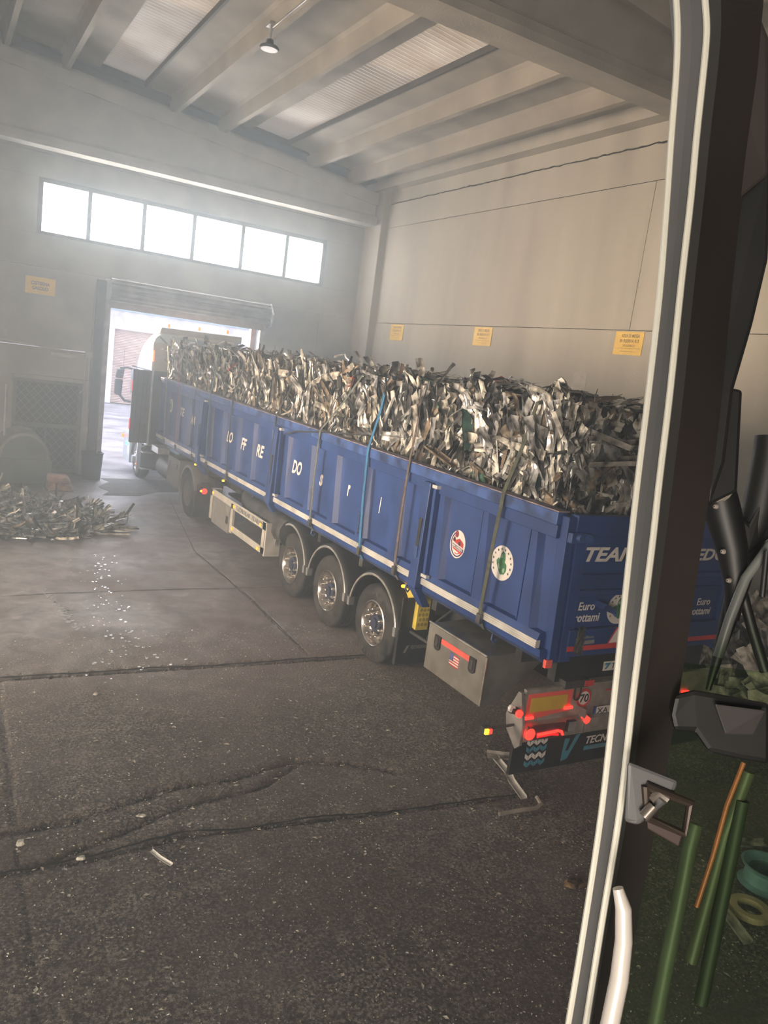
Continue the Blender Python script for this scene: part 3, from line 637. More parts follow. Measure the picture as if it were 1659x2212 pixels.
for a in (.14, .80):
    o = MB().slab([(a, .30), (a + .03, .275), (a + .08, .275), (a + .11, .30), (a + .11, .44), (a, .44)], fr, .018).build('latch', black, tb, bevel=.004)
    MB().slab([(a + .03, .32), (a + .08, .32), (a + .08, .42), (a + .03, .42)], fr, .026).build('latch_paddle', M('latch_grey%d' % int(a * 100), (.12, .12, .12), .3, .5), tb)
MB().tube([(5.1, 7.15, .86), (5.3, 7.3, 1.0), (5.6, 7.25, 1.25)], .018).tube([(5.12, 7.55, .80), (5.1, 7.1, .82)], .02).build('stay', blackg, tr)
# side guard
G = X_ + .02
gd = MB().box((G - .03, 12.08, .94), (G, 15.17, 1.09)).box((G - .03, 12.08, .52), (G, 13.80, .64)).box((G - .03, 12.06, .50), (G + .25, 12.13, 1.08)).box((G - .03, 12.1, .52), (G, 12.25, 1.08)).box((G - .03, 13.78, .48), (G + .02, 13.90, 1.05)).box((G - .03, 15.05, .48), (G + .18, 15.17, 1.09)).build('side_guard', M('guard_white', (.50, .49, .45), .45, .2, var=.08), tr, bevel=.006)
MB().box((G - .05, 13.90, .45), (G + .02, 14.92, .97)).build('locker_door', M('locker_grey', (.36, .36, .34), .4, .5, var=.1, scale=8), gd)
MB().box((G - .06, 13.95, .62), (G - .045, 14.05, .76)).build('lock', black, gd)
text('TECNOKAR TRAILERS', ((G - .032, 13.62, .975), *SIDE), 1.42, .085, lgrey, gd, .02)
MB().box((G + .0, 12.2, .55), (G + .03, 12.23, 1.0)).box((G + .3, 12.9, .5), (G + .33, 12.93, 1.1)).build('guard_stay', blackg, gd)
for y, z in ((15.0, 1.02), (13.72, 1.01), (12.32, 1.0), (13.72, .59), (12.35, .57)):
    MB().lathe([(0, .032), (-.02, .028), (-.024, .001)], (G - .03, y, z), 'x', 12).build('side_marker', yel_e, gd)
MB().tube([(5.3, 11.7, 1.0), (5.3, 13.4, 1.0), (5.6, 14.4, 1.05)], .25, 12).build('air_tank', blackg, tr, smooth=True)
for y in (15.3, 12.05, 8.05, 17.3): MB().lathe([(.03, .02), (0, .022), (-.015, .015), (-.018, .001)], (XS + .04, y, 1.22), 'x', 10).build('marker_lamp', amber_e, tr)
# underrun bumper with lamps
YF = 5.30
bm = MB().box((4.98, YF, .99), (7.75, YF + .02, .70)).box((4.98, YF - .10, .70), (7.75, YF + .02, .55)).box((5.02, YF - .01, .995), (7.72, YF + .03, 1.04)).build('bumper', M('bumper_plate', (.46, .43, .39), .42, .5, var=.12, scale=9), tr)
MB().prism([(YF - .01, 1.02), (YF + .03, 1.02), (YF + .16, .74), (YF + .12, .60), (YF - .04, .46), (YF - .10, .52), (YF - .10, .72)], 'x', 4.955, 4.985).build('end_plate', M('bumper_end', (.45, .44, .42), .4, .6), bm)
MB().box((4.96, YF - .02, .17), (7.75, YF + .02, .55)).build('rubber_apron', black, bm)
bf = ((5.0, YF, 0), *FACE)
MB().slab([(.05, .715), (.63, .775), (.64, 1.00), (.06, 1.00)], bf, .006, 0).slab([(.10, .80), (.57, .80), (.57, .95), (.10, .95)], bf, .010, 1).build('hazard_plate', [redref, yelref], bm)
MB().slab(disc(.80, .885, .098), bf, .010, 0).slab(disc(.80, .885, .072), bf, .013, 1).build('speed_disc', [red_m, lwhite], bm)
text('70', ((5.74, YF - .013, .84), *FACE), .12, .09, lblack, bm, .02, off=.002)
MB().slab([(.955, .685), (1.50, .685), (1.50, .775), (.955, .775)], ((5.0, YF - .02, 0), *FACE), .008, 0).slab([(.955, .685), (.985, .685), (.985, .775), (.955, .775)], ((5.0, YF - .02, 0), *FACE), .011, 1).build('number_plate', [lwhite, M('plate_blue', (.05, .10, .35), .5)], bm)
text('XA 452SL', ((6.0, YF - .028, .70), *FACE), .46, .062, lblack, bm, .0)
for x in (5.10, 5.60, 6.34, 7.35): MB().box((x - .055, YF - .03, (.735 if x < 5.3 else .79)), (x + .055, YF - .005, (.765 if x < 5.3 else .82))).build('led_bar', red_e, bm, bevel=.008)
MB().slab([(.03, .575), (.50, .56), (.50, .70), (.03, .71)], ((5.0, YF - .09, 0), *FACE), .03).build('tail_lamp', M('lamp_housing', (.10, .03, .03), .2), bm)
MB().tube([(5.14, YF - .13, .625), (5.30, YF - .13, .63), (5.40, YF - .13, .635), (5.45, YF - .13, .62), (5.47, YF - .13, .585)], .014).lathe([(0, .001), (0, .06), (-.01, .055), (-.01, .001)], (5.05, YF - .12, .635), 'y', 20, 0, 1).build('lamp_tube', red_e, bm)
MB().tube([(5.14, YF - .125, .60), (5.32, YF - .125, .605), (5.41, YF - .125, .59)], .012).build('lamp_glow', red_s, bm)
MB().box((5.52, YF - .13, .60), (5.63, YF - .09, .72)).build('work_lamp', black, bm, bevel=.01); MB().box((5.53, YF - .136, .61), (5.62, YF - .13, .71)).build('lamp_lens', M('lens_grey', (.30, .30, .30), .2), bm)
MB().tube([(5.79, YF - .06, .70), (5.79, YF - .12, .69)], .038, 12).build('marker_lamp', red_e, bm); MB().box((5.755, YF - .11, .55), (5.775, YF - .02, .80)).build('lamp_stalk', galv, bm)
MB().tube([(4.86, YF, .86), (4.93, YF - .005, .84)], .038, 12).build('marker_body', black, bm); MB().lathe([(-.03, .001), (-.03, .036), (0, .038)], (4.93, YF - .04, .83), 'y', 12).build('marker_lamp', red_e, bm); MB().lathe([(-.03, .001), (-.03, .036), (0, .038)], (4.86, YF - .0, .875), 'y', 12).build('marker_lens', lwhite, bm)
MB().tube([(4.66, YF + .05, .66), (4.95, YF + .02, .68)], .014).box((4.58, YF - .0, .63), (4.67, YF + .06, .70)).build('outrigger_arm', blackg, bm); MB().box((4.585, YF - .02, .64), (4.625, YF, .69)).build('marker_lamp', amber_e, bm); MB().box((4.63, YF - .02, .64), (4.665, YF, .685)).build('marker_lamp', red_e, bm)
MB().lathe([(-.03, .001), (-.03, .045), (0, .045)], (7.12, YF + .0, .90), 'y', 12).build('marker_lamp', red_e, bm)
for dz, mi in ((.46, 0), (.385, 1), (.31, 0), (.235, 1)):
    ap = MB()
    for k in range(6):
        a = .13 + .045 * k; q = .015 if k % 2 else -.015; ap.slab([(a, dz - q), (a + .038, dz + q), (a + .038, dz + q + .045), (a, dz - q + .045)], ((5.0, YF - .02, 0), *FACE), .003)
    ap.build('chevron_print', lwhite if mi == 0 else cyan_d, bm)
MB().slab([(.62, .22), (.70, .24), (.84, .50), (.78, .49), (.70, .33), (.66, .33), (.70, .46), (.63, .47)], ((5.0, YF - .02, 0), *FACE), .003).build('arrow_mark', cyan_d, bm)
text('TECNOKAR', ((5.93, YF - .02, .37), *FACE), .62, .085, lwhite, bm, .02, .25); MB().slab([(.92, .30), (1.5, .30), (1.5, .345), (.92, .345)], ((5.0, YF - .02, 0), *FACE), .003).build('blue_band', cyan_d, bm); text('TRAILERS', ((5.97, YF - .024, .307), *FACE), .5, .03, lgrey, bm, .01)
MB().lathe([(0, .034), (.015, .034), (.015, .043), (0, .043)], (5.66, YF - .05, .93), 'y', 24, 0, 1, math.pi, 2 * math.pi).box((5.616, YF - .05, .93), (5.626, YF - .035, 1.02)).box((5.694, YF - .05, .93), (5.704, YF - .035, 1.02)).build('tow_hook', blackg, tr)
MB().box((5.48, YF - .04, 1.02), (5.80, YF + .12, 1.10)).build('hook_bracket', blackg, tr); MB().box((5.74, YF - .05, 1.03), (5.86, YF - .04, 1.09)).build('red_sticker', red_m, tr)
MB().box((6.1, YF - .01, .935), (6.45, YF - .002, .95)).build('stop_bar', red_m, bm)

# ------------------------------------------------------------ tractor unit
tk = thing('tractor_unit', 'white sleeper-cab road tractor standing in the gateway, coupled to the blue trailer', 'truck', (6.4, 20.5, 0))
XL, XRr = 5.06, 7.58
def cabring(y, z0, z1, rr, ins=0, n=6):
    # closed outline in x,z at a given y with rounded top corners
    p = [(XL + ins, y, z0), (XL + ins, y, z1 - rr)]
    p += [(XL + ins + rr - rr * math.cos(a), y, z1 - rr + rr * math.sin(a)) for a in (math.pi / 2 * k / n for k in range(1, n + 1))]
    p += [(XRr - ins - rr + rr * math.sin(a), y, z1 - rr + rr * math.cos(a)) for a in (math.pi / 2 * k / n for k in range(0, n + 1))]
    p += [(XRr - ins, y, z0)]
    return p
cb = MB(); rings = [cabring(21.30, 1.05, 4.05, .32), cabring(22.0, 1.05, 4.05, .32), cabring(22.6, 1.05, 3.92, .42, .01), cabring(23.1, 1.05, 3.68, .5, .03), cabring(23.5, 1.05, 3.35, .5, .06), cabring(23.75, 1.05, 3.0, .4, .09), cabring(23.95, 1.05, 2.0, .3, .10), cabring(24.0, 1.05, 1.4, .2, .12)]
q = len(rings[0]); cv = [p for r in rings for p in r]
cb.add(cv, [(i * q + k, i * q + (k + 1) % q, (i + 1) * q + (k + 1) % q, (i + 1) * q + k) for i in range(len(rings) - 1) for k in range(q)] + [tuple(range(q)), tuple(range((len(rings) - 1) * q, len(rings) * q))[::-1]])
cab = cb.build('cab_body', cabw, tk, smooth=True)
MB().box((XL + .08, 21.27, 1.1), (XRr - .08, 21.30, 3.06)).build('cab_rear_lower', blackg, cab)
MB().box((XL + .04, 21.265, 3.06), (XRr - .04, 21.295, 3.80)).box((XL + .1, 21.25, 3.45), (XRr - .5, 21.27, 3.50)).build('cab_rear_upper', cream, cab)
MB().box((XL - .01, 22.9, 2.25), (XL + .02, 23.65, 2.95)).build('door_window', M('door_glass', (.20, .28, .32), .05, .3), cab)
MB().box((XL - .012, 22.95, 1.30), (XL - .002, 23.4, 1.36)).build('side_print', lgrey, cab)
MB().box((XL - .014, 22.88, 1.1), (XL + .01, 22.90, 3.0)).box((XL - .014, 21.4, 3.02), (XL + .01, 23.6, 3.06)).build('door_seam', blackg, cab)
# side deflector with inner ribs
dfm = MB().box((4.58, 21.18, 1.12), (5.06, 21.22, 3.05)).build('side_deflector', M('deflector_inner', (.085, .080, .070), .7), tk, bevel=.02)
rb = MB()
for x in (4.70, 4.84, 4.96): rb.box((x - .008, 21.15, 1.2), (x + .008, 21.18, 3.0))
for k in range(7): rb.box((4.62, 21.155, 1.3 + k * .27), (5.03, 21.18, 1.315 + k * .27))
rb.build('deflector_ribs', blackg, dfm)
MB().box((5.05, 21.14, 1.08), (5.075, 21.17, 3.05)).build('bright_edge', white_m, dfm)
for z in (2.62, 1.62): MB().box((4.555, 21.16, z - .14), (4.58, 21.20, z + .14)).build('red_marker', red_s, dfm)
MB().box((XL + .0, 21.24, 3.30), (XL + .035, 21.26, 3.58)).build('roof_marker', EM('orange_red_lamp', (1, .16, .02), 2.5), cab)
# roof spoiler and light bar
sp = MB().hexa([(5.20, 21.30, 4.05), (7.45, 21.30, 4.05), (7.40, 21.9, 4.02), (5.25, 21.9, 4.02)], [(5.22, 21.24, 4.20), (7.43, 21.24, 4.24), (7.40, 21.40, 4.24), (5.24, 21.40, 4.20)]).build('roof_bar', cream, tk, bevel=.02)
MB().box((5.65, 21.2, 4.00), (7.2, 21.26, 4.06)).build('work_light_bar', lwhite, sp); MB().box((6.35, 21.18, 4.03), (6.48, 21.24, 4.16)).build('camera_box', black, sp)
for x, z in ((5.42, 4.22), (6.23, 4.25), (7.02, 4.28)):
    MB().lathe([(0, .04), (.05, .04), (.08, .03), (.10, .001)], (x, 21.3, z), 'z', 12).build('beacon', EM('beacon_%d' % int(x * 10), (1, .18, .03), 2.5), sp, smooth=True)
MB().tube([(5.2, 21.22, 3.95), (5.5, 21.2, 3.70), (5.8, 21.2, 3.5)], .02).tube([(7.5, 21.22, 3.8), (7.2, 21.2, 3.65), (6.9, 21.2, 3.6)], .02).build('stay', black, sp)
# mirror
mr = MB().hexa([(4.60, 23.55, 2.18), (4.80, 23.55, 2.15), (4.82, 23.85, 2.15), (4.64, 23.85, 2.18)], [(4.60, 23.55, 2.62), (4.82, 23.55, 2.62), (4.82, 23.85, 2.62), (4.64, 23.85, 2.62)]).hexa([(4.60, 23.55, 2.66), (4.82, 23.55, 2.66), (4.82, 23.85, 2.66), (4.64, 23.85, 2.66)], [(4.66, 23.6, 2.90), (4.86, 23.6, 2.93), (4.86, 23.85, 2.93), (4.68, 23.85, 2.90)]).build('mirror', black, tk, bevel=.03)
MB().tube([(4.75, 23.7, 2.93), (4.95, 23.75, 2.97), (5.08, 23.6, 2.95)], .03).tube([(4.75, 23.7, 2.2), (4.92, 23.7, 2.02), (5.08, 23.6, 2.0)], .04).build('mirror_arm', black, mr)
MB().tube([(4.9, 24.0, 2.9), (4.9, 24.05, 3.5)], .006).build('aerial', black, tk)
# bumper and lower side
MB().hexa([(5.02, 23.0, .30), (7.6, 23.0, .30), (7.5, 24.1, .30), (5.06, 24.1, .30)], [(5.02, 23.15, 1.12), (7.6, 23.15, 1.12), (7.5, 24.05, 1.12), (5.06, 24.05, 1.12)]).build('front_bumper', cabw, tk, bevel=.03)
MB().box((4.98, 23.9, .92), (5.03, 24.02, 1.02)).build('indicator', EM('orange_lamp', (1, .25, .02), 1.5), tk); MB().box((4.995, 23.2, .78), (5.03, 23.5, .83)).build('green_marker', green_e, tk)
MB().lathe([(0, .52), (-.02, .54), (.0, .60), (.4, .60), (.4, .56), (.02, .56)], (5.06, 22.45, .5), 'x', 24, 0, 1, math.radians(5), math.radians(175)).build('front_mudguard', M('guard_cream', (.34, .34, .32), .6), tk, smooth=True)
def simple_wheel(x, y, R0, dish, name='wheel', sgn=1, wd=.3):
    t = tyre_mb((x, y, R0 - .004), R0, wd, .28, sgn).build(name, tyre_m, tk, smooth=True)
    if dish > 0:
        MB().lathe([(.02, .295), (0, .30), (.02, .28), (dish, .25), (dish, .001)], (x, y, R0 - .004), 'x', 40, 0, sgn).lathe([(dish, .13), (dish * .4, .12), (dish * .4, .001)], (x, y, R0 - .004), 'x', 20, 0, sgn).build('rim', M('dusty_rim%d' % int(y), (.12, .11, .10), .6, .3), t, smooth=True)
    else:
        MB().lathe([(.02, .295), (0, .30), (.03, .28), (.05, .25), (-.02, .22), (-.04, .13), (-.05, .12), (-.12, .11), (-.13, .001)], (x, y, R0 - .004), 'x', 40, 0, sgn).build('rim', M('white_rim', (.42, .44, .46), .4, .4), t, smooth=True)
        hh = MB()
        for k in range(8):
            a = math.pi * k / 4; hh.lathe([(0, .03), (-.01, .03), (-.01, .001)], (x - .03 * sgn, y + .175 * math.cos(a), R0 + .175 * math.sin(a)), 'x', 10)
        hh.build('vent_hole', black, t)
    return t
simple_wheel(XS - .02, 17.50, .53, .14, wd=.62); simple_wheel(XR, 17.50, .53, .14, sgn=-1, wd=.62)
simple_wheel(5.10, 22.45, .50, -.1); simple_wheel(7.56, 22.45, .50, -.1, sgn=-1)
df = MB().lathe([(0, .57), (-.012, .58), (0, .63), (.02, .64), (.65, .64), (.65, .625), (.02, .62)], (XS - .04, 17.5, .53), 'x', 28, 0, 1, math.radians(5), math.radians(165)).build('rear_mudguard', M('guard_grey', (.13, .13, .12), .6), tk, smooth=True)
MB().box((XS - .04, 16.82, .12), (XS + .02, 16.9, .62)).box((XS + .0, 16.85, .10), (XS + .6, 16.87, .85)).build('mudflap', blackg, df)
MB().box((XS - .03, 18.11, .08), (XS - .0, 18.16, .65)).build('guard_edge', M('edge_grey', (.25, .25, .24), .5), df)
MB().box((XS + .05, 16.75, .85), (XS + .65, 16.8, .90)).build('light_board', blackg, tk)
MB().lathe([(-.02, .001), (-.02, .06), (0, .065)], (XS + .12, 16.7, .72), 'y', 16).build('tail_lamp', red_e, tk); MB().lathe([(-.02, .001), (-.02, .02), (0, .025)], (XS + .04, 16.68, .73), 'y', 10).build('tail_lamp', amber_e, tk)
MB().box((XS + .0, 18.35, .42), (XS + .5, 19.45, 1.12)).build('battery_cover', M('cover_grey', (.15, .15, .14), .6), tk, bevel=.01)
MB().box((XS - .008, 19.2, .85), (XS + .0, 19.3, 1.0)).box((XS - .008, 18.55, .88), (XS, 18.65, 1.0)).build('cover_handle', black, tk)
MB().tube([(XS + .35, 19.5, .62), (XS + .35, 20.75, .62)], .32, 20).build('fuel_tank', M('tank_grey', (.12, .12, .115), .5, .3), tk, smooth=True)
MB().box((XS + .3, 16.6, .75), (XS + .42, 23.0, 1.0)).box((7.1, 16.6, .75), (7.22, 23.0, 1.0)).box((5.5, 17.0, 1.0), (7.3, 18.2, 1.18)).build('frame_rail', blackg, tk)
MB().box((5.15, 20.3, .98), (5.45, 21.0, 1.14)).build('silver_box', M('box_silver', (.50, .50, .48), .4, .5), tk)
MB().box((5.0, 21.5, .35), (5.5, 21.85, 1.05)).build('step_panel', blackg, tk)
for z in (.40, .85): MB().box((4.98, 21.2, z), (5.25, 21.5, z + .03)).build('step', galv, tk)
MB().box((4.99, 21.93, .25), (5.02, 21.97, 1.05)).build('guard_edge', white_m, tk); MB().lathe([(0, .02), (-.02, .018), (-.02, .001)], (4.98, 21.9, .45), 'x', 10).build('marker_lamp', EM('orange_marker', (1, .3, .05), 2), tk)
hs = MB()
for k in range(5): hs.tube([(5.5 + .1 * k, 21.2, 1.6), (5.5 + .12 * k, 20.95, 1.1 + .05 * k), (5.7 + .1 * k, 20.8, 1.3), (5.8 + .1 * k, 20.65, 1.5)], .015, 6)
hs.tube([(4.95, 21.6, .95), (5.15, 21.1, 1.12), (5.3, 20.9, 1.1)], .015, 6).build('air_hoses', black, tk)

# ------------------------------------------------------------ scrap
def strip_mesh(mb, p, d, up, ln, wd, mi, segs=5, bend=.35, fold=.5, cr=.008):
    """bent, crumpled metal profile: a folded ribbon swept along a wandering path"""
    p, d, up = Vector(p), Vector(d).normalized(), Vector(up)
    k = random.choice((0, 1, 1, 2)); h = wd * fold * U(.3, 1)
    if k == 0: sec = [(-.5, 0), (-.15, .12), (.2, -.1), (.5, .05)]
    elif k == 1: sec = [(-.5, 1), (-.42, 0), (.42, 0), (.5, 1)]
    else: sec = [(-.5, 0), (-.1, 0), (0, 1), (.12, 0), (.5, 0)]
    n = len(sec); vs = []; sl = ln / segs
    ax = Vector((U(-1, 1), U(-1, 1), U(-1, 1))); kink = random.randrange(1, segs); kb = U(-1.2, 1.2) if R_() < .33 else 0; tw = U(-.25, .25)
    for i in range(segs + 1):
        s = d.cross(up)
        if s.length < 1e-3: s = d.orthogonal()
        s.normalize(); u2 = s.cross(d)
        for a, b in sec: vs.append(p + s * (a * wd + U(-cr, cr)) + u2 * ((b * h if k else b * wd * .5) + U(-cr, cr)))
        d = Matrix.Rotation(U(-bend, bend) * .5 + bend * .3 + (kb if i == kink else 0), 3, s if i % 2 == 0 or i == kink else ax.normalized()) @ d
        d.normalize(); up = (Matrix.Rotation(tw, 3, d) @ u2); p = p + d * sl
    mb.add(vs, [(i * n + j, i * n + j + 1, (i + 1) * n + j + 1, (i + 1) * n + j) for i in range(segs) for j in range(n - 1)], mi)
def squash(mb, i0):
    # keep every piece inside the outline of the packed load
    for i in range(i0, len(mb.v)):
        x, y, z = mb.v[i]; t = load_top(y) + .03
        if z > t: z = t + (z - t) * (.22 + .2 * math.sin(y * 7 + x * 3))
        f = 5.34 + .05 * math.sin(y * 3.1 + z * 2) if z > 2.9 else 5.30
        if x < f: x = f + (x - f) * .28
        if z < 2.9: x = max(x, 5.32)
        if x > 7.56: x = 7.56
        if y < 5.52: y = 5.52 + (y - 5.52) * .15
        mb.v[i] = (x, y, z)
def load_top(y): return 3.80 + .05 * math.sin(y * 1.9) + .04 * math.sin(y * 4.3 + 1) - (.12 if y > 21 else 0)
def face_x(y, z):
    # left face of the load: bales set back a little from the side wall, bulging, loose stuff at the foot
    return 5.42 + .05 * math.sin(y * 2.3 + z) + .04 * math.sin(y * 5.1) + (.0 if z > 3.05 else -.04)
def face_dir():
    return (U(-.15, .15), U(-.45, .45), random.choice((-1, 1)) * U(.5, 1.2)) if R_() < .75 else (U(-.4, .4), U(-1, 1), U(-.5, .5))
YL0, YL1 = 5.62, 20.95
ld = MB()
# dark core
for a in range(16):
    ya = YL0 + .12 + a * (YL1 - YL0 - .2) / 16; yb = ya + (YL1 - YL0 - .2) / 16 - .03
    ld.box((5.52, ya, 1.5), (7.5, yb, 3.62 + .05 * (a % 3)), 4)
def face_strip(mb, big=False):
    y = YL0 + (YL1 - YL0) * R_() ** 1.15; i0 = len(mb.v)
    if R_() < .56:
        z = U(2.65, 3.74); x = face_x(y, z) + U(-.02, .16)
        strip_mesh(mb, (x, y, z), face_dir(), (-1, U(-.4, .4), U(-.2, .2)), U(.3, .8), U(.045, .13), pickm(), segs=6, bend=.22)
    elif R_() < .55:
        x = U(5.42, 7.45); strip_mesh(mb, (x, y, load_top(y) + U(-.12, .02)), (U(-1, 1), U(-1, 1), U(-.15, .18)), (0, 0, 1), U(.3, .7), U(.04, .11), pickm())
    else:
        x = U(5.40, 7.5); z = U(2.6, 3.75); strip_mesh(mb, (x, YL0 + U(-.08, .2), z), (U(-1, 1), U(-.3, .3), U(-1, 1)), (0, -1, U(-.3, .3)), U(.25, .7), U(.05, .14), pickm())
    squash(mb, i0)
for _ in range(3700): face_strip(ld)
for _ in range(900):   # fine shredded bits at the foot
    y = U(YL0, YL1); i0 = len(ld.v); strip_mesh(ld, (U(5.31, 5.5), y, U(2.62, 2.86)), (U(-.5, .5), U(-1, 1), U(-.6, .6)), (-1, 0, .5), U(.08, .22), U(.015, .04), pickm(), segs=3, cr=.006); squash(ld, i0)
for _ in range(110):  # thin wires poking out of the top
    y = U(YL0, YL1); x = U(5.45, 7.3); ld.tube([(x, y, 3.75), (x + U(-.1, .1), y + U(-.1, .1), 3.88), (x + U(-.2, .2), y + U(-.2, .2), U(3.88, 3.97))], .004, 3, pickm())
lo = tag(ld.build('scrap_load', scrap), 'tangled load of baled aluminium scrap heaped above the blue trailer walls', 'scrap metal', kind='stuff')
# individual larger profiles on the load, variants copied in a loop
def variants(n, lmin, lmax, wmin, wmax, prefix, bend=.3, mats=None):
    out = []
    for i in range(n):
        mb = MB(); ln = U(lmin, lmax); mi = pickm() if mats is None else random.choice(mats)
        strip_mesh(mb, (0, 0, -ln / 2), (0, 0, 1), (-1, 0, 0), ln, U(wmin, wmax), mi, segs=8, bend=bend, cr=.008)
        me = bpy.data.meshes.new(prefix); me.from_pydata([(x * .45, y, z) for x, y, z in mb.v], [], mb.f); me.update()
        for x in scrap: me.materials.append(x)
        me.polygons.foreach_set('material_index', mb.m); out.append(me)
    return out
big = variants(26, .45, .85, .08, .17, 'metal_profile', mats=(0, 0, 1, 2, 2, 5, 6, 3, 5))
for i in range(290):
    o = bpy.data.objects.new('metal_profile', big[i % 26]); C.objects.link(o)
    y = YL0 + (YL1 - YL0) * (R_() ** 1.5)
    if i % 10 < 7:
        z = U(3.22, 3.5); o.location = (face_x(y, z) - U(-.02, .05), y, z); o.rotation_euler = (U(-.8, .8) if R_() < .7 else U(-1.6, 1.6), U(-.08, .08), U(-.25, .25))
        lab = 'bent aluminium profile wedged in the side of the scrap load on the trailer'; gr = 'metal profiles in the side of the load'
    else:
        a = U(0, 6.28); o.location = (U(5.7, 7.2), y, load_top(y) + U(-.03, .02)); o.rotation_euler = Matrix(((0, math.cos(a), -math.sin(a)), (0, math.sin(a), math.cos(a)), (1, 0, 0))).to_euler()
        lab = 'flattened aluminium profile lying on top of the scrap load'; gr = 'metal profiles on top of the load'
    tag(o, lab, 'scrap metal', gr)
# single pieces that stand out
def single(label, cat, pts, wd, mat, name='metal_profile', thick=None):
    mb = MB(); P = [Vector(p) for p in pts]
    if thick: mb.tube(P, thick, 7)
    else:
        n = 4; vs = []
        for i, p in enumerate(P):
            d = (P[min(i + 1, len(P) - 1)] - P[max(i - 1, 0)]).normalized(); s = d.cross(Vector((-.3, -.2, 1)))
            s.normalize(); u = s.cross(d)
            for a, b in ((-.5, .5), (-.42, 0), (.42, 0), (.5, .5)): vs.append(p + s * a * wd + u * b * wd * .8)
        mb.add(vs, [(i * n + j, i * n + j + 1, (i + 1) * n + j + 1, (i + 1) * n + j) for i in range(len(P) - 1) for j in range(3)])
    return tag(mb.build(name, mat, smooth=bool(thick)), label, cat)
single('long pale tube lying across the rear end of the scrap load', 'tube', [(5.40, 6.3, 2.98), (5.8, 6.05, 2.95), (6.3, 5.8, 2.90), (6.9, 5.55, 2.92)], .03, scrap[2], 'metal_tube', .018)
single('wide silver channel hanging down the load beside the rearmost strap', 'scrap metal', [(5.34, 6.10, 3.62), (5.33, 6.02, 3.35), (5.32, 5.92, 3.12), (5.36, 5.80, 2.92)], .16, scrap[0])
single('dull aluminium post sticking out crosswise at the rear corner of the load', 'scrap metal', [(5.45, 5.62, 3.55), (5.9, 5.45, 3.42), (6.5, 5.42, 3.5), (7.2, 5.45, 3.58)], .15, scrap[2])
single('second dull post just under the crosswise post at the rear of the load', 'scrap metal', [(5.50, 5.55, 3.22), (6.0, 5.42, 3.28), (6.6, 5.40, 3.34), (7.0, 5.42, 3.4)], .14, scrap[2])
single('crumpled bright sheet lying low at the rear of the load', 'scrap metal', [(5.40, 5.95, 2.96), (5.6, 5.75, 2.93), (5.95, 5.60, 2.9)], .20, scrap[5])
single('red crumpled scrap of sheet on top of the load', 'scrap metal', [(6.3, 8.3, 3.84), (6.4, 8.2, 3.92), (6.5, 8.15, 3.86)], .13, scrap[8])
single('dark green bent scrap panel hanging in the side of the load', 'scrap metal', [(5.33, 7.35, 3.62), (5.30, 7.28, 3.35), (5.34, 7.22, 3.1)], .13, scrap[7])
single('brown wooden-looking slat leaning at the foot of the load beside the blue strap', 'slat', [(5.34, 8.1, 3.0), (5.30, 7.7, 2.93), (5.32, 7.45, 2.86)], .09, scrap[3], 'slat')

# lashing straps
def strap(y_load, y_rail, y_bot, colk, label, wd=.05, ratchet=True, print_=False, z_load=3.84):
    rt = thing('lashing_strap', label, 'strap', (XS - .1, y_bot, 1.3))
    zr_ = zt(y_rail) + .02
    path = [(7.5, y_load, z_load - .02), (6.6, y_load, z_load + .03), (5.6, y_load, z_load + .02), (5.30, y_load, z_load - .10), (5.24, y_load + (y_rail - y_load) * .5, 3.3), (XS - .075, y_rail, zr_), (XS - .08, y_rail, zr_ - .12), (XS - .09, (y_rail + y_bot) / 2, 2.1), (XS - .085, y_bot, 1.5), (XS - .075, y_bot, 1.40), (XS - .02, y_bot - .02, 1.29), (XS + .12, y_bot - .03, 1.24)]
    mb = MB(); vs = []
    for x, y, z in path: vs += [(x, y - wd / 2, z), (x, y + wd / 2, z)]
    P2 = [(x + (.004 if z < 3.6 else 0), y, z + (.004 if z > 3.6 else 0)) for x, y, z in path]
    for x, y, z in P2: vs += [(x, y - wd / 2, z), (x, y + wd / 2, z)]
    n = len(path); k = 2 * n
    fs = [(2 * i, 2 * i + 1, 2 * i + 3, 2 * i + 2) for i in range(n - 1)] + [(k + 2 * i, k + 2 * i + 2, k + 2 * i + 3, k + 2 * i + 1) for i in range(n - 1)]
    fs += [(2 * i, 2 * i + 2, k + 2 * i + 2, k + 2 * i) for i in range(n - 1)] + [(2 * i + 1, k + 2 * i + 1, k + 2 * i + 3, 2 * i + 3) for i in range(n - 1)]
    mb.add(vs, fs).build('webbing', st_cols[colk], rt)
    if ratchet: MB().box((XS - .10, y_bot - .035, 1.36), (XS - .06, y_bot + .035, 1.46)).build('buckle', M('buckle_%d' % int(y_bot * 10), (.12, .12, .12), .4, .5), rt)
    if print_:
        text('BERNER', ((XS - .094, (y_rail + y_bot) / 2 + .02, 1.62), (0, 0, 1), (0, 1, 0)), .34, .03, lblack, rt, .02, 0, 'lettering', -.012, .003)
    return rt
strap(6.15, 6.24, 6.30, 'olive', 'olive green strap crossing the round emblem at the rear end of the trailer', .055)
strap(8.35, 8.12, 8.12, 'brown', 'worn brown strap just ahead of the rear stanchion', .045)
strap(9.22, 9.19, 9.08, 'blue', 'bright blue strap over the load near the letter l', .055, print_=True)
strap(9.95, 10.75, 10.73, 'grey', 'grey-green strap beside the letter s', .05, print_=True)
strap(12.2, 12.55, 12.6, 'dark', 'dark strap running along the middle stanchion', .04)
strap(14.9, 14.85, 14.77, 'dark', 'broad black strap crossing the letters LO', .06)
strap(16.6, 16.29, 16.16, 'teal', 'teal strap ahead of the letters AM by the front stanchion', .05)
strap(18.1, 17.35, 17.25, 'dark', 'thin dark strap right beside the letters AM', .04)
strap(20.0, 18.73, 18.65, 'red', 'thin red strap beside the letters TE', .035)
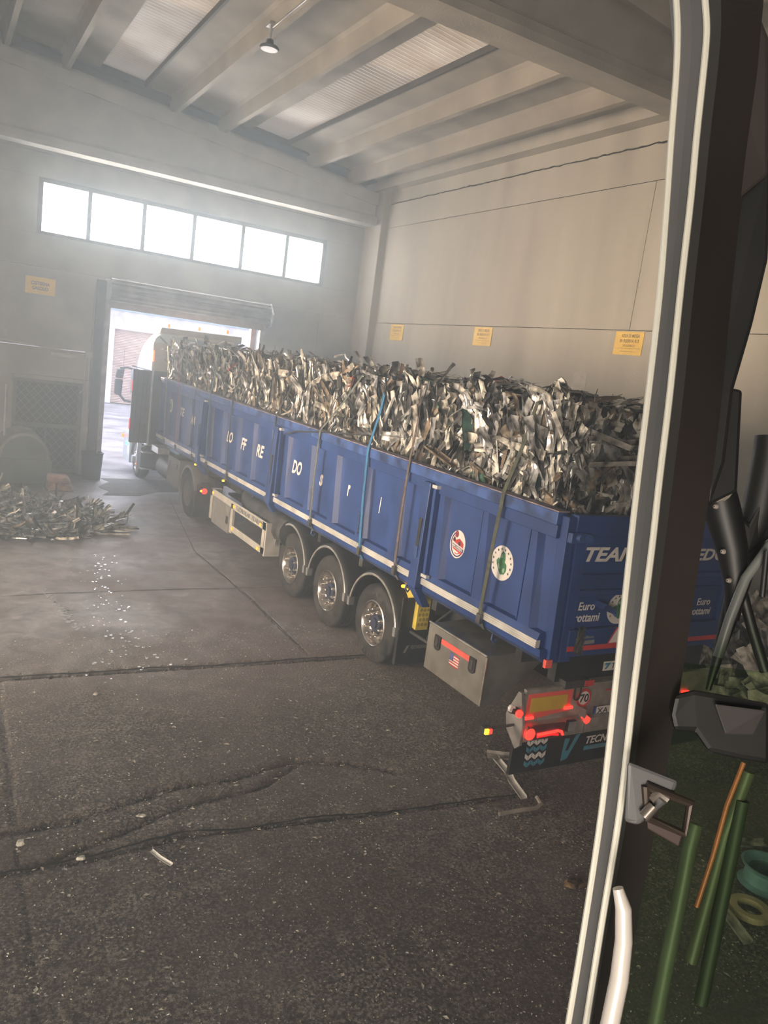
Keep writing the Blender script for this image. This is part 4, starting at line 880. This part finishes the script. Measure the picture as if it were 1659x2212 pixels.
strap(20.8, 19.89, 19.72, 'sand', 'sand-coloured strap nearest to the tractor cab', .05)
tag(MB().tube([(5.26, 9.5, 2.95), (5.16, 10.4, 2.86), (5.11, 11.6, 2.72), (5.10, 12.0, 2.62)], .012, 5).build('strap_tail', st_cols['dark']), 'loose dark strap end knotted over the rail between the stanchions', 'strap')

# ------------------------------------------------------------ floor scrap pile and loose bits
def in_pile():
    while True:
        x, y = U(.2, 3.55), U(15.0, 19.6)
        cx, cy = 1.35, 16.75
        q = ((x - cx) / 2.1) ** 2 + ((y - cy) / 1.75) ** 2
        if q < 1: return x, y, max(0, 1 - q)
def ph(x): return .14 + .38 * max(0, min(1, (1.9 - x) / 1.2))
pm = MB()
for _ in range(800):
    x, y, h = in_pile(); strip_mesh(pm, (x, y, .03 + ph(x) * h * R_() ** .6), (U(-1, 1), U(-1, 1), U(-.12, .12)), (0, 0, 1), U(.2, .7), U(.03, .09), pickm())
pc = MB(); 
tag(pm.build('scrap_pile', scrap), 'low pile of aluminium offcuts on the floor in front of the diesel tank', 'scrap metal', kind='stuff')
flv = variants(14, .6, 1.2, .05, .11, 'metal_profile', bend=.12, mats=(0, 1, 2, 2, 5, 5, 6))
for i in range(80):
    o = bpy.data.objects.new('metal_profile', flv[i % 14]); C.objects.link(o); x, y, h = in_pile()
    o.location = (x, y, .07 + ph(x) * h * U(.75, 1.1)); a = U(0, 6.28); o.rotation_euler = (Matrix(((0, math.cos(a), -math.sin(a)), (0, math.sin(a), math.cos(a)), (1, 0, 0))) @ Matrix.Rotation(U(-.12, .12), 3, 'Y')).to_euler()
    tag(o, 'aluminium offcut lying loose on the floor pile by the diesel tank', 'scrap metal', 'offcuts on the floor pile')
single('long offcut pointing to the truck from the near edge of the floor pile', 'scrap metal', [(2.5, 15.6, .05), (3.1, 15.75, .06), (3.75, 15.85, .05)], .09, scrap[2])
single('thin pale strip along the near edge of the floor pile', 'scrap metal', [(2.4, 15.25, .03), (3.0, 15.4, .04), (3.5, 15.42, .03)], .04, scrap[5])
# pieces by the bumper and in the foreground
single('white crumpled profile on the floor below the rear bumper', 'scrap metal', [(5.24, 5.84, .03), (5.19, 5.62, .03), (5.14, 5.48, .05), (5.10, 5.38, .03), (5.05, 5.22, .03), (5.02, 5.08, .02)], .07, M('bright_white_profile', (.78, .76, .72), .35, .3))
single('dull metal angle on the floor tucked under the rubber apron of the bumper', 'scrap metal', [(5.14, 5.84, .06), (5.4, 5.72, .05), (5.62, 5.62, .04)], .09, scrap[2])
single('bent pipe lying on the floor nearest to the machine cab', 'pipe', [(4.6, 4.93, .03), (4.85, 4.92, .03), (5.02, 4.90, .03), (5.10, 4.93, .04), (5.12, 5.02, .06)], .03, M('pipe_grey', (.42, .39, .34), .4, .4), 'metal_pipe', .02)
single('small white stick on the dark floor in the foreground', 'stick', [(1.56, 5.38, .02), (1.60, 5.27, .02), (1.66, 5.16, .02)], .03, M('stick_white', (.75, .74, .70), .5), 'stick')
def blob(label, x, y, sx, sy, h, mat, name='fragment', cat='fragment'):
    mb = MB(); n = 9; r = [U(.6, 1) for _ in range(n)]
    bot = [(x + sx * r[k] * math.cos(6.283 * k / n), y + sy * r[k] * math.sin(6.283 * k / n), 0) for k in range(n)]
    mb.hexa(bot, [(x + (a - x) * .7, y + (b - y) * .7, h) for a, b, _ in bot])
    return tag(mb.build(name, mat), label, cat)
fw = M('fragment_white', (.62, .60, .52), .6, var=.2, scale=30)
blob('flat pale fragment lying beside the dark rut in the foreground floor', 1.6, 5.89, .05, .03, .01, fw); blob('round pale stone by the dark floor joint at the left edge', .68, 5.79, .045, .035, .03, fw)
blob('small grey fragment on the lower of the long floor cracks', 1.07, 5.47, .045, .03, .02, fw); blob('pale chip on the dark floor between wheels and foreground', 4.45, 6.72, .035, .025, .01, fw)
blob('white chip on the floor just behind the slab joint', 1.65, 8.30, .04, .03, .01, fw)
blob('brown oily rag on the floor next to the window pillar', 4.62, 3.93, .16, .09, .03, M('rag_brown', (.20, .13, .06), .7, var=.4, scale=20, bump=.5), 'rag', 'rag')
# chips and flecks trodden into the floor
ch = MB()
for _ in range(18000):
    y = 2.6 + 7.5 * R_() ** 1.3; x = U(-.6, 6.6 if y < 5 else 5.4); s = U(.002, .0068) * (1.0 if R_() < .95 else 2.2); a = U(0, 3.14); l = s * U(.8, 2.5)
    ca, sa = math.cos(a), math.sin(a); z = gdist(x, y) + .004
    ch.add([(x - ca * l, y - sa * l, z), (x + sa * s, y - ca * s, z + U(0, .006)), (x + ca * l, y + sa * l, z), (x - sa * s, y + ca * s, z + U(0, .006))], [(0, 1, 2, 3)], random.choice((0, 0, 1, 2)))
tag(ch.build('metal_chips', [M('chip_pale', (.60, .56, .46), .5), M('chip_grey', (.25, .24, .22), .4, .4), M('chip_bright', (.62, .60, .55), .3, .6)]), 'countless small metal chips trodden into the dark floor', 'metal chips', kind='stuff')
# wet drops
wd_ = MB()
def drop(x, y, s):
    n = 8; P = [(x + s * U(.6, 1.1) * math.cos(6.283 * k / n), y + s * 1.2 * U(.6, 1.1) * math.sin(6.283 * k / n)) for k in range(n)]
    wd_.hexa([(a, b, .001) for a, b in P], [(a, b, .004) for a, b in P])
for k in range(60):
    t = R_(); drop(1.53 + .28 * t + U(-.03, .03) * (1 + 2 * t), 12.17 - 1.85 * t, U(.010, .028) * (.6 + t))
for k in range(130):
    t = R_() ** .8; drop(2.55 - .4 * t + random.gauss(0, .28), 14.4 - 5.6 * t + U(-.3, .3), U(.008, .026))
wet = M('wet_drop', (.55, .58, .62), .12, 0, var=.03, spec=1.0)
tag(wd_.build('wet_drops', wet), 'trail of shiny wet drops splashed across the floor left of the truck', 'drops', kind='stuff')

# ------------------------------------------------------------ objects along the back wall
tk2 = thing('diesel_tank', 'grey-green horizontal diesel tank in its bund box by the lattice door', 'tank', (1.8, 20.9, 0))
MB().box((.4, 20.2, .08), (2.62, 21.6, .68)).build('bund_box', tank_m, tk2, bevel=.01)
MB().lathe([(0, .001), (.02, .35), (.0, .52), (.03, .56), (1.5, .56), (1.52, .5), (1.55, .001)], (2.0, 20.22, .72), 'y', 36).build('tank_shell', tank_t, tk2, smooth=True)
MB().lathe([(0, .001), (0, .5), (.02, .5)], (2.0, 20.215, .72), 'y', 36).build('end_cap', tank_m, tk2)
MB().lathe([(0, .2), (.1, .2), (.12, .14), (.14, .001)], (2.0, 20.8, 1.24), 'z', 20).build('manhole', tank_t, tk2)
MB().tube([(1.55, 20.3, 1.2), (1.55, 20.3, 2.4)], .03).build('vent_pipe', galv, tk2)
for i, (z, dx) in enumerate(((.0, 0), (.19, -.08))):
    mb = MB(); n = 12
    mb.hexa([(2.5, 19.75, z), (3.12 + dx, 19.8, z), (3.16 + dx, 20.25, z), (2.5, 20.25, z)], [(2.5, 19.8, z + .19), (3.0 + dx, 19.84, z + .17), (3.05 + dx, 20.2, z + .17), (2.5, 20.2, z + .19)])
    o = mb.build('sack', bag_m, bevel=.06); tag(o, ['pale pink plastic sack at the bottom beside the diesel tank', 'pale pink plastic sack lying on top of the other sack'][i], 'sack')
bn = MB().lathe([(0, .001), (0, .23), (.68, .27), (.70, .29), (.73, .29), (.73, .26), (.70, .255), (.05, .21), (.05, .001)], (3.80, 21.75, 0), 'z', 28).build('bin', M('bin_black', (.03, .032, .035), .5), smooth=True); tag(bn, 'black round plastic bin standing beside the gate', 'bin')
# signs
def sign(fr, wd, ht, label, lines, sup=None):
    t = MB().slab([(0, 0), (wd, 0), (wd, ht), (0, ht)], fr, .012).build('sign', yels); tag(t, label, 'sign')
    o, u, v = (Vector(q) for q in fr)
    for s, a, b, w2, h2, bo in lines: text(s, (o + u * a + v * b, u, v), w2, h2, signink, t, bo, 0, 'lettering', .0125, .001)
    return t
sign(((2.02, YB - .015, 4.60), *FACE), .70, .42, 'yellow CISTERNA GASOLIO sign on the back wall left of the gate', [('CISTERNA', .13, .22, .44, .09, .03), ('GASOLIO', .16, .10, .38, .09, .03)])
for y, lab, tp in ((20.28, 'yellow storage area sign nearest to the corner column', 'TIPOLOGIA 5.1'), (16.14, 'middle one of three yellow storage area signs on the right-hand wall', 'TIPOLOGIA 3.5'), (11.44, 'yellow storage area sign nearest to the camera on the right-hand wall', 'TIPOLOGIA 5.7')):
    sign(((XW - .002, y, 4.76), *SIDE), .72, .44, lab, [('AREA DI MESSA', .16, .33, .46, .065, .015), ('IN RISERVA R13', .14, .235, .48, .065, .015), (tp, .22, .16, .32, .04, .01), ('ai sensi delle norme vigenti per i rifiuti', .06, .115, .60, .018, .0), ('materiale in attesa di recupero', .18, .06, .36, .016, .0)])
for y, z, s in ((20.3, 4.3, .28), (12.45, 4.3, .42)): tag(MB().slab([(0, 0), (s, .02), (s * .95, s), (.02, s * .96)], ((XW - .001, y, z - .35), *SIDE), .003).build('paper_remnant', blotch), 'faded square paper remnant on the wall below the %s sign' % ('far yellow' if y > 15 else 'near yellow'), 'paper')
tag(MB().box((1.2, YB - .03, 3.47), (1.66, YB - .001, 3.73)).build('sign', M('sign_white', (.42, .42, .40), .6)), 'small blank white plate on the back wall by the picture edge', 'sign')
fx = thing('tube_light', 'white tube light fixed to the back wall above the lattice door', 'lamp', (3.0, YB - .05, 3.2))
MB().box((2.68, YB - .10, 3.13), (3.36, YB - .002, 3.21)).build('housing', plast_w, fx, bevel=.01)
MB().tube([(2.72, YB - .09, 3.12), (3.32, YB - .09, 3.12)], .022).build('diffuser', M('tube_diffuser', (.60, .60, .55), .3), fx)
jb = MB().box((3.54, YB - .09, 3.15), (3.72, YB - .002, 3.32)).build('junction_box', plast_w, bevel=.006); tag(jb, 'white junction box on the back wall between tube light and gate', 'junction box')
cn = thing('conduit', 'white conduit pipes running along the back wall left of the gate', 'conduit', (3.6, YB - .04, 3.0))
MB().tube([(1.0, YB - .03, 3.40), (3.5, YB - .03, 3.24)], .018).build('pipe', plast_w, cn); MB().tube([(3.66, YB - .03, 3.15), (3.68, YB - .03, 1.3)], .018).build('pipe', plast_w, cn); MB().tube([(3.58, YB - .03, 3.15), (3.56, YB - .03, 2.3), (3.45, YB - .03, 2.2)], .018).build('pipe', plast_w, cn); MB().tube([(3.66, YB - .03, 3.3), (3.68, YB - .03, 5.1)], .014).build('pipe', galv, cn)
tag(MB().box((3.62, YB - .08, 1.20), (3.75, YB - .002, 1.33)).build('switch_box', plast_w), 'small white switch box low on the wall above the black bin', 'switch')
# high-bay lamp
hb = thing('high_bay_lamp', 'round high-bay lamp hanging from a ceiling rib', 'lamp', (5.12, 14.7, 9.3))
MB().lathe([(0, .001), (0, .17), (.03, .175), (.05, .16), (.06, .08), (.16, .06), (.17, .001)], (5.12, 14.7, 9.22), 'z', 28).build('housing', black, hb, smooth=True)
MB().lathe([(0, .001), (0, .15)], (5.12, 14.7, 9.215), 'z', 28).build('lens', M('lamp_lens_grey', (.34, .34, .34), .3), hb)
MB().tube([(5.12, 14.7, 9.38), (5.12, 14.7, 9.62)], .02).box((5.05, 14.6, 9.60), (5.20, 14.8, 9.66)).build('bracket', galv, hb)
tag(MB().tube([(5.15, 14.7, 9.60), (5.15, 3.0, 9.60)], .02).build('conduit', M('conduit_bright', (.60, .58, .54), .3, .7)), 'bright conduit along the ceiling rib behind the high-bay lamp', 'conduit')

# heap right of the trailer, by the right-hand wall
hp = MB()
for _ in range(900):
    x, y = U(8.6, 10.75), U(4.6, 9.5); z = U(0, 1.35) * (1 - .25 * abs(x - 10))
    strip_mesh(hp, (x, y, max(.05, z)), (U(-1, 1), U(-1, 1), U(-.6, .6)), (U(-1, 1), -1, 1), U(.3, .8), U(.10, .32), random.choice((0, 5, 5, 5, 2)), bend=.5)
hp.box((8.9, 5.0, 0), (10.9, 9.2, .85), 4)
tag(hp.build('scrap_heap', scrap), 'heap of crumpled pale sheet bales between the trailer and the right-hand wall', 'scrap metal', kind='stuff')

cabblk = M('cab_black', (.008, .008, .008), .5, var=.2, scale=6)
# ------------------------------------------------------------ the material handler's cab the picture is taken from
PL1 = [(0.649, 0.644, 4.26), (0.651, 0.637, 4.232), (0.651, 0.628, 4.19), (0.648, 0.615, 4.12), (0.646, 0.603, 4.055), (0.642, 0.586, 3.962), (0.635, 0.57, 3.863), (0.628, 0.556, 3.774), (0.622, 0.543, 3.699), (0.613, 0.521, 3.568), (0.604, 0.5, 3.441), (0.592, 0.483, 3.323), (0.58, 0.469, 3.223)]
PL2 = [(0.658, 0.614, 4.253), (0.66, 0.607, 4.226), (0.659, 0.601, 4.195), (0.654, 0.588, 4.117), (0.65, 0.577, 4.058), (0.644, 0.563, 3.971), (0.637, 0.545, 3.866), (0.63, 0.531, 3.779), (0.625, 0.519, 3.705), (0.614, 0.499, 3.577), (0.605, 0.479, 3.454), (0.592, 0.463, 3.339), (0.581, 0.449, 3.241)]
PL3 = [(0.863, 0.713, 4.35), (0.861, 0.707, 4.317), (0.858, 0.697, 4.262), (0.851, 0.685, 4.183), (0.846, 0.673, 4.111), (0.838, 0.655, 4.005), (0.831, 0.633, 3.877), (0.823, 0.616, 3.771), (0.813, 0.603, 3.682), (0.796, 0.58, 3.525), (0.777, 0.56, 3.373), (0.758, 0.543, 3.233), (0.741, 0.528, 3.113)]
def ext(P):
    P = [Vector(p) for p in P]; P = [P[0] + (P[0] - P[1])] + P + [P[-1] + (P[-1] - P[-2])]
    def cr(a, b, c, d, t): return .5 * (2 * b + (c - a) * t + (2 * a - 5 * b + 4 * c - d) * t * t + (3 * b - a - 3 * c + d) * t ** 3)
    P = [cr(*P[i:i + 4], k / 4) for i in range(len(P) - 3) for k in range(4)] + [P[-2]]
    return [P[0] + (P[0] - P[1]) * 12] + P + [P[-1] + (P[-1] - P[-2]) * 9]
PL1, PL2, PL3 = ext(PL1), ext(PL2), ext(PL3)
mc = thing('machine_cab', 'dark cab of the scrap-handling machine framing the picture, with pillar, wiper and glass', 'machine cab', (.7, .45, 2.6))
def loft(rows, name, mats, parent, smooth=False, mis=None):
    n = len(rows[0]); vs = [p for r in rows for p in r]; mb = MB()
    for i in range(len(rows) - 1):
        for k in range(n): mb.f.append((i * n + k, i * n + (k + 1) % n, (i + 1) * n + (k + 1) % n, (i + 1) * n + k)); mb.m.append(mis[k] if mis else 0)
    mb.v = [tuple(p) for p in vs]; mb.f += [tuple(range(n)), tuple(range((len(rows) - 1) * n, len(rows) * n))]; mb.m += [0, 0]
    return mb.build(name, mats, parent, smooth=smooth)
rows = []; rows2 = []
for a, b, c in zip(PL1, PL2, PL3):
    out = Vector((a.x, a.y, 0)).normalized() * .06
    n_ = (b - a).normalized(); inn = out * .12
    rows.append([a, a.lerp(b, .5) + inn * .2, b, b + out * .8, a + out])
    m1 = b.lerp(c, .35) + Vector((-.004, .006, 0)); rows2.append([b + out * .12, m1, c, c + out * .6, b + out * .9])
loft(rows, 'window_frame', frame_m, mc)
loft(rows2, 'front_pillar', [frame_m, frame_b], mc, mis=[0, 1, 1, 1, 1])
for P in (PL1, PL2): MB().tube([p + Vector((-.001, -.001, 0)) for p in P], .0034, 8).build('bright_seal', strip_m, mc, smooth=True)
# dark roof lining and outer door frame to the right
def slabq(pts, d, name, mat, parent=mc, bevel=.004):
    P = [Vector(p) for p in pts]; c = sum(P, Vector()) / len(P); out = (c - Vector((0, 0, H))).normalized() * d
    return MB().hexa(P, [p + out for p in P]).build(name, mat, parent, bevel=bevel)
slabq([(0.851, 0.719, 4.349), (0.868, 0.70, 4.307), (0.872, 0.663, 4.143), (0.836, 0.672, 4.105), (0.846, 0.69, 4.2)], .04, 'roof_lining', frame_b)
slabq([(0.855, 0.690, 4.12), (0.891, 0.677, 4.165), (0.893, 0.655, 4.048), (0.879, 0.647, 3.967), (0.861, 0.641, 3.885), (0.853, 0.626, 3.794), (0.837, 0.623, 3.736), (0.832, 0.650, 3.849), (0.842, 0.668, 3.963)], .02, 'windscreen_edge', cabblk)
slabq([(0.973, 0.728, 3.891), (0.986, 0.72, 3.89), (0.984, 0.693, 3.75), (0.941, 0.712, 3.719), (0.956, 0.722, 3.811)], .04, 'mirror_back', cabblk)
def bar(pts, r, name, mat=cabblk, n=18): return MB().tube(pts, r, n).build(name, mat, mc, smooth=True)
lk = MB().tube([(1.004, .738, 3.745), (1.012, .728, 3.712), (1.024, .708, 3.66), (1.031, .695, 3.61), (1.026, .686, 3.56)], [.024, .026, .022, .016, .010], 14).build('wiper_link', cabblk, mc, smooth=True)
MB().lathe([(0, .001), (0, .024), (-.008, .024), (-.010, .001)], (.992, .728, 3.752), 'x', 20).build('pivot_cap', M('pivot_pale', (.50, .45, .38), .4, .3), lk)
for p in ((.986, .722, 3.722), (.996, .702, 3.66), (1.006, .69, 3.62)): MB().lathe([(0, .004), (-.004, .003), (-.005, .001)], p, 'x', 10).build('bolt', M('bolt_pale%d' % int(p[2] * 100), (.35, .30, .26), .4), lk)
slabq([(1.028, 0.732, 3.725), (1.052, 0.710, 3.700), (1.072, 0.709, 3.750), (1.085, 0.693, 3.685), (1.05, .70, 3.655)], .02, 'wiper_bracket', cabblk)
bar([(1.098, .735, 3.83), (1.096, 0.73, 3.798), (1.085, 0.721, 3.721), (1.07, 0.717, 3.657), (1.057, 0.71, 3.587), (1.039, 0.704, 3.509), (1.025, 0.699, 3.445)], [.024, .024, .024, .020, .015, .009, .004], 'wiper_arm')
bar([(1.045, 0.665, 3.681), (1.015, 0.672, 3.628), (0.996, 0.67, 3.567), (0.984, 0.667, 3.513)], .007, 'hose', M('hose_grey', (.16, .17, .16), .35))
bar([(1.06, 0.713, 3.615), (1.08, 0.686, 3.542), (1.098, 0.663, 3.484)], .008, 'wiper_arm')
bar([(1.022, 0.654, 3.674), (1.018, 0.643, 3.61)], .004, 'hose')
slabq([(0.745, 0.548, 3.507), (0.749, 0.551, 3.531), (0.768, 0.541, 3.539), (0.796, 0.524, 3.538), (0.845, 0.494, 3.535), (0.846, 0.479, 3.467), (0.816, 0.497, 3.468), (0.784, 0.517, 3.471), (0.769, 0.53, 3.492), (0.749, 0.542, 3.489)], .03, 'cross_member', cabblk, bevel=.006)
slabq([(.775, .517, 3.532), (.826, .487, 3.532), (.822, .492, 3.500), (.792, .507, 3.497)], .004, 'motor_housing', M('motor_grey', (.04, .036, .036), .5))
slabq([(0.822, 0.626, 3.536), (0.990, 0.52, 3.542), (0.990, 0.43, 3.0), (0.740, 0.566, 3.0)], .003, 'lower_glass', glass_g, bevel=0)
# latch bracket
br = slabq([(0.580, 0.462, 3.520), (0.622, 0.434, 3.508), (0.618, 0.434, 3.490), (0.590, 0.443, 3.462), (0.580, 0.452, 3.462)], .008, 'latch_bracket', frame_m)
br2 = MB()
ring_ = [(0.594, 0.447, 3.500), (0.631, 0.423, 3.489), (0.627, 0.420, 3.460), (0.597, 0.440, 3.470)]
br2.tube(ring_ + [ring_[0]], .0045, 8); br2.build('latch_loop', M('latch_dark', (.06, .045, .035), .35, .5), mc)
slabq([(0.598, 0.443, 3.472), (0.627, 0.421, 3.460), (0.625, 0.421, 3.446), (0.600, 0.440, 3.458)], .006, 'latch_loop_side', M('latch_brown', (.04, .022, .018), .5), bevel=.001)
MB().tube([(.597, .442, 3.488), (.604, .440, 3.495), (.611, .434, 3.491)], .005, 8).tube([(.588, .438, 3.474), (.596, .436, 3.485)], .0055, 10).build('latch_bolt', M('bolt_steel', (.55, .48, .42), .25, .9), mc, smooth=True)
hd = [(0.562, 0.430, 3.411), (0.565, 0.422, 3.395), (0.567, 0.416, 3.365), (0.564, 0.410, 3.33), (0.556, 0.404, 3.291), (.545, .398, 3.24)]
MB().tube(hd, [.005, .0075, .008, .0085, .0085, .0085], 14).build('grab_handle', handle_m, mc, smooth=True)
bar([(0.905, 0.593, 3.31), (0.896, 0.588, 3.28), (0.885, 0.578, 3.199), (0.873, 0.569, 3.124), (0.862, 0.559, 3.042), (.85, .55, 2.95)], .010, 'reflected_rail', M('reflection_green_grey', (.10, .10, .085), .5))  # solid tube imitating a soft reflection in the lower glass
bar([(0.957, 0.578, 3.40), (0.938, 0.576, 3.341), (0.923, 0.57, 3.272), (0.906, 0.566, 3.203)], .003, 'reflected_red_line', M('reflection_red', (.60, .14, .08), .4))  # red line reflected in the glass, built as a thin tube
bar([(0.962, 0.572, 3.39), (0.946, 0.574, 3.30), (0.93, 0.568, 3.20), (.915, .562, 3.12)], .009, 'reflected_tube', M('reflection_tan', (.085, .08, .06), .5))  # tan tube, likewise added as a glass reflection
bar([(0.955, 0.567, 3.351), (0.937, 0.552, 3.213), (0.916, 0.536, 3.076)], .009, 'reflected_tube', M('reflection_dark', (.03, .035, .025), .6))  # dark strip reflected in the glass, modelled as a solid tube
# things on the floor beyond the green glass
rm = MB().lathe([(0, .19), (.02, .21), (.05, .17), (.15, .16), (.18, .2), (.2, .21), (.2, .19), (.15, .14), (.05, .14), (0, .19)], (6.22, 3.35, .0), 'z', 28).build('wheel_rim', M('rim_teal', (.20, .38, .42), .4, .3), smooth=True); tag(rm, 'pale teal car wheel rim lying on the floor beyond the green glass', 'wheel rim')
tp = MB().lathe([(0, .10), (.05, .10), (.05, .16), (0, .16), (0, .10)], (5.75, 3.15, .02), 'z', 24).build('tape_roll', M('tape_tan', (.50, .42, .26), .6)); tag(tp, 'tan roll lying on the floor beside the teal wheel rim', 'roll')
single('tan crumpled strip on the floor just left of the tan roll', 'strip', [(5.55, 3.35, .04), (5.45, 3.1, .05), (5.38, 2.9, .03)], .08, scrap[2], 'crumpled_strip')
single('pale offcut on the floor behind the teal wheel rim', 'scrap metal', [(6.35, 3.9, .04), (6.6, 3.75, .05), (6.8, 3.72, .03)], .09, scrap[5])
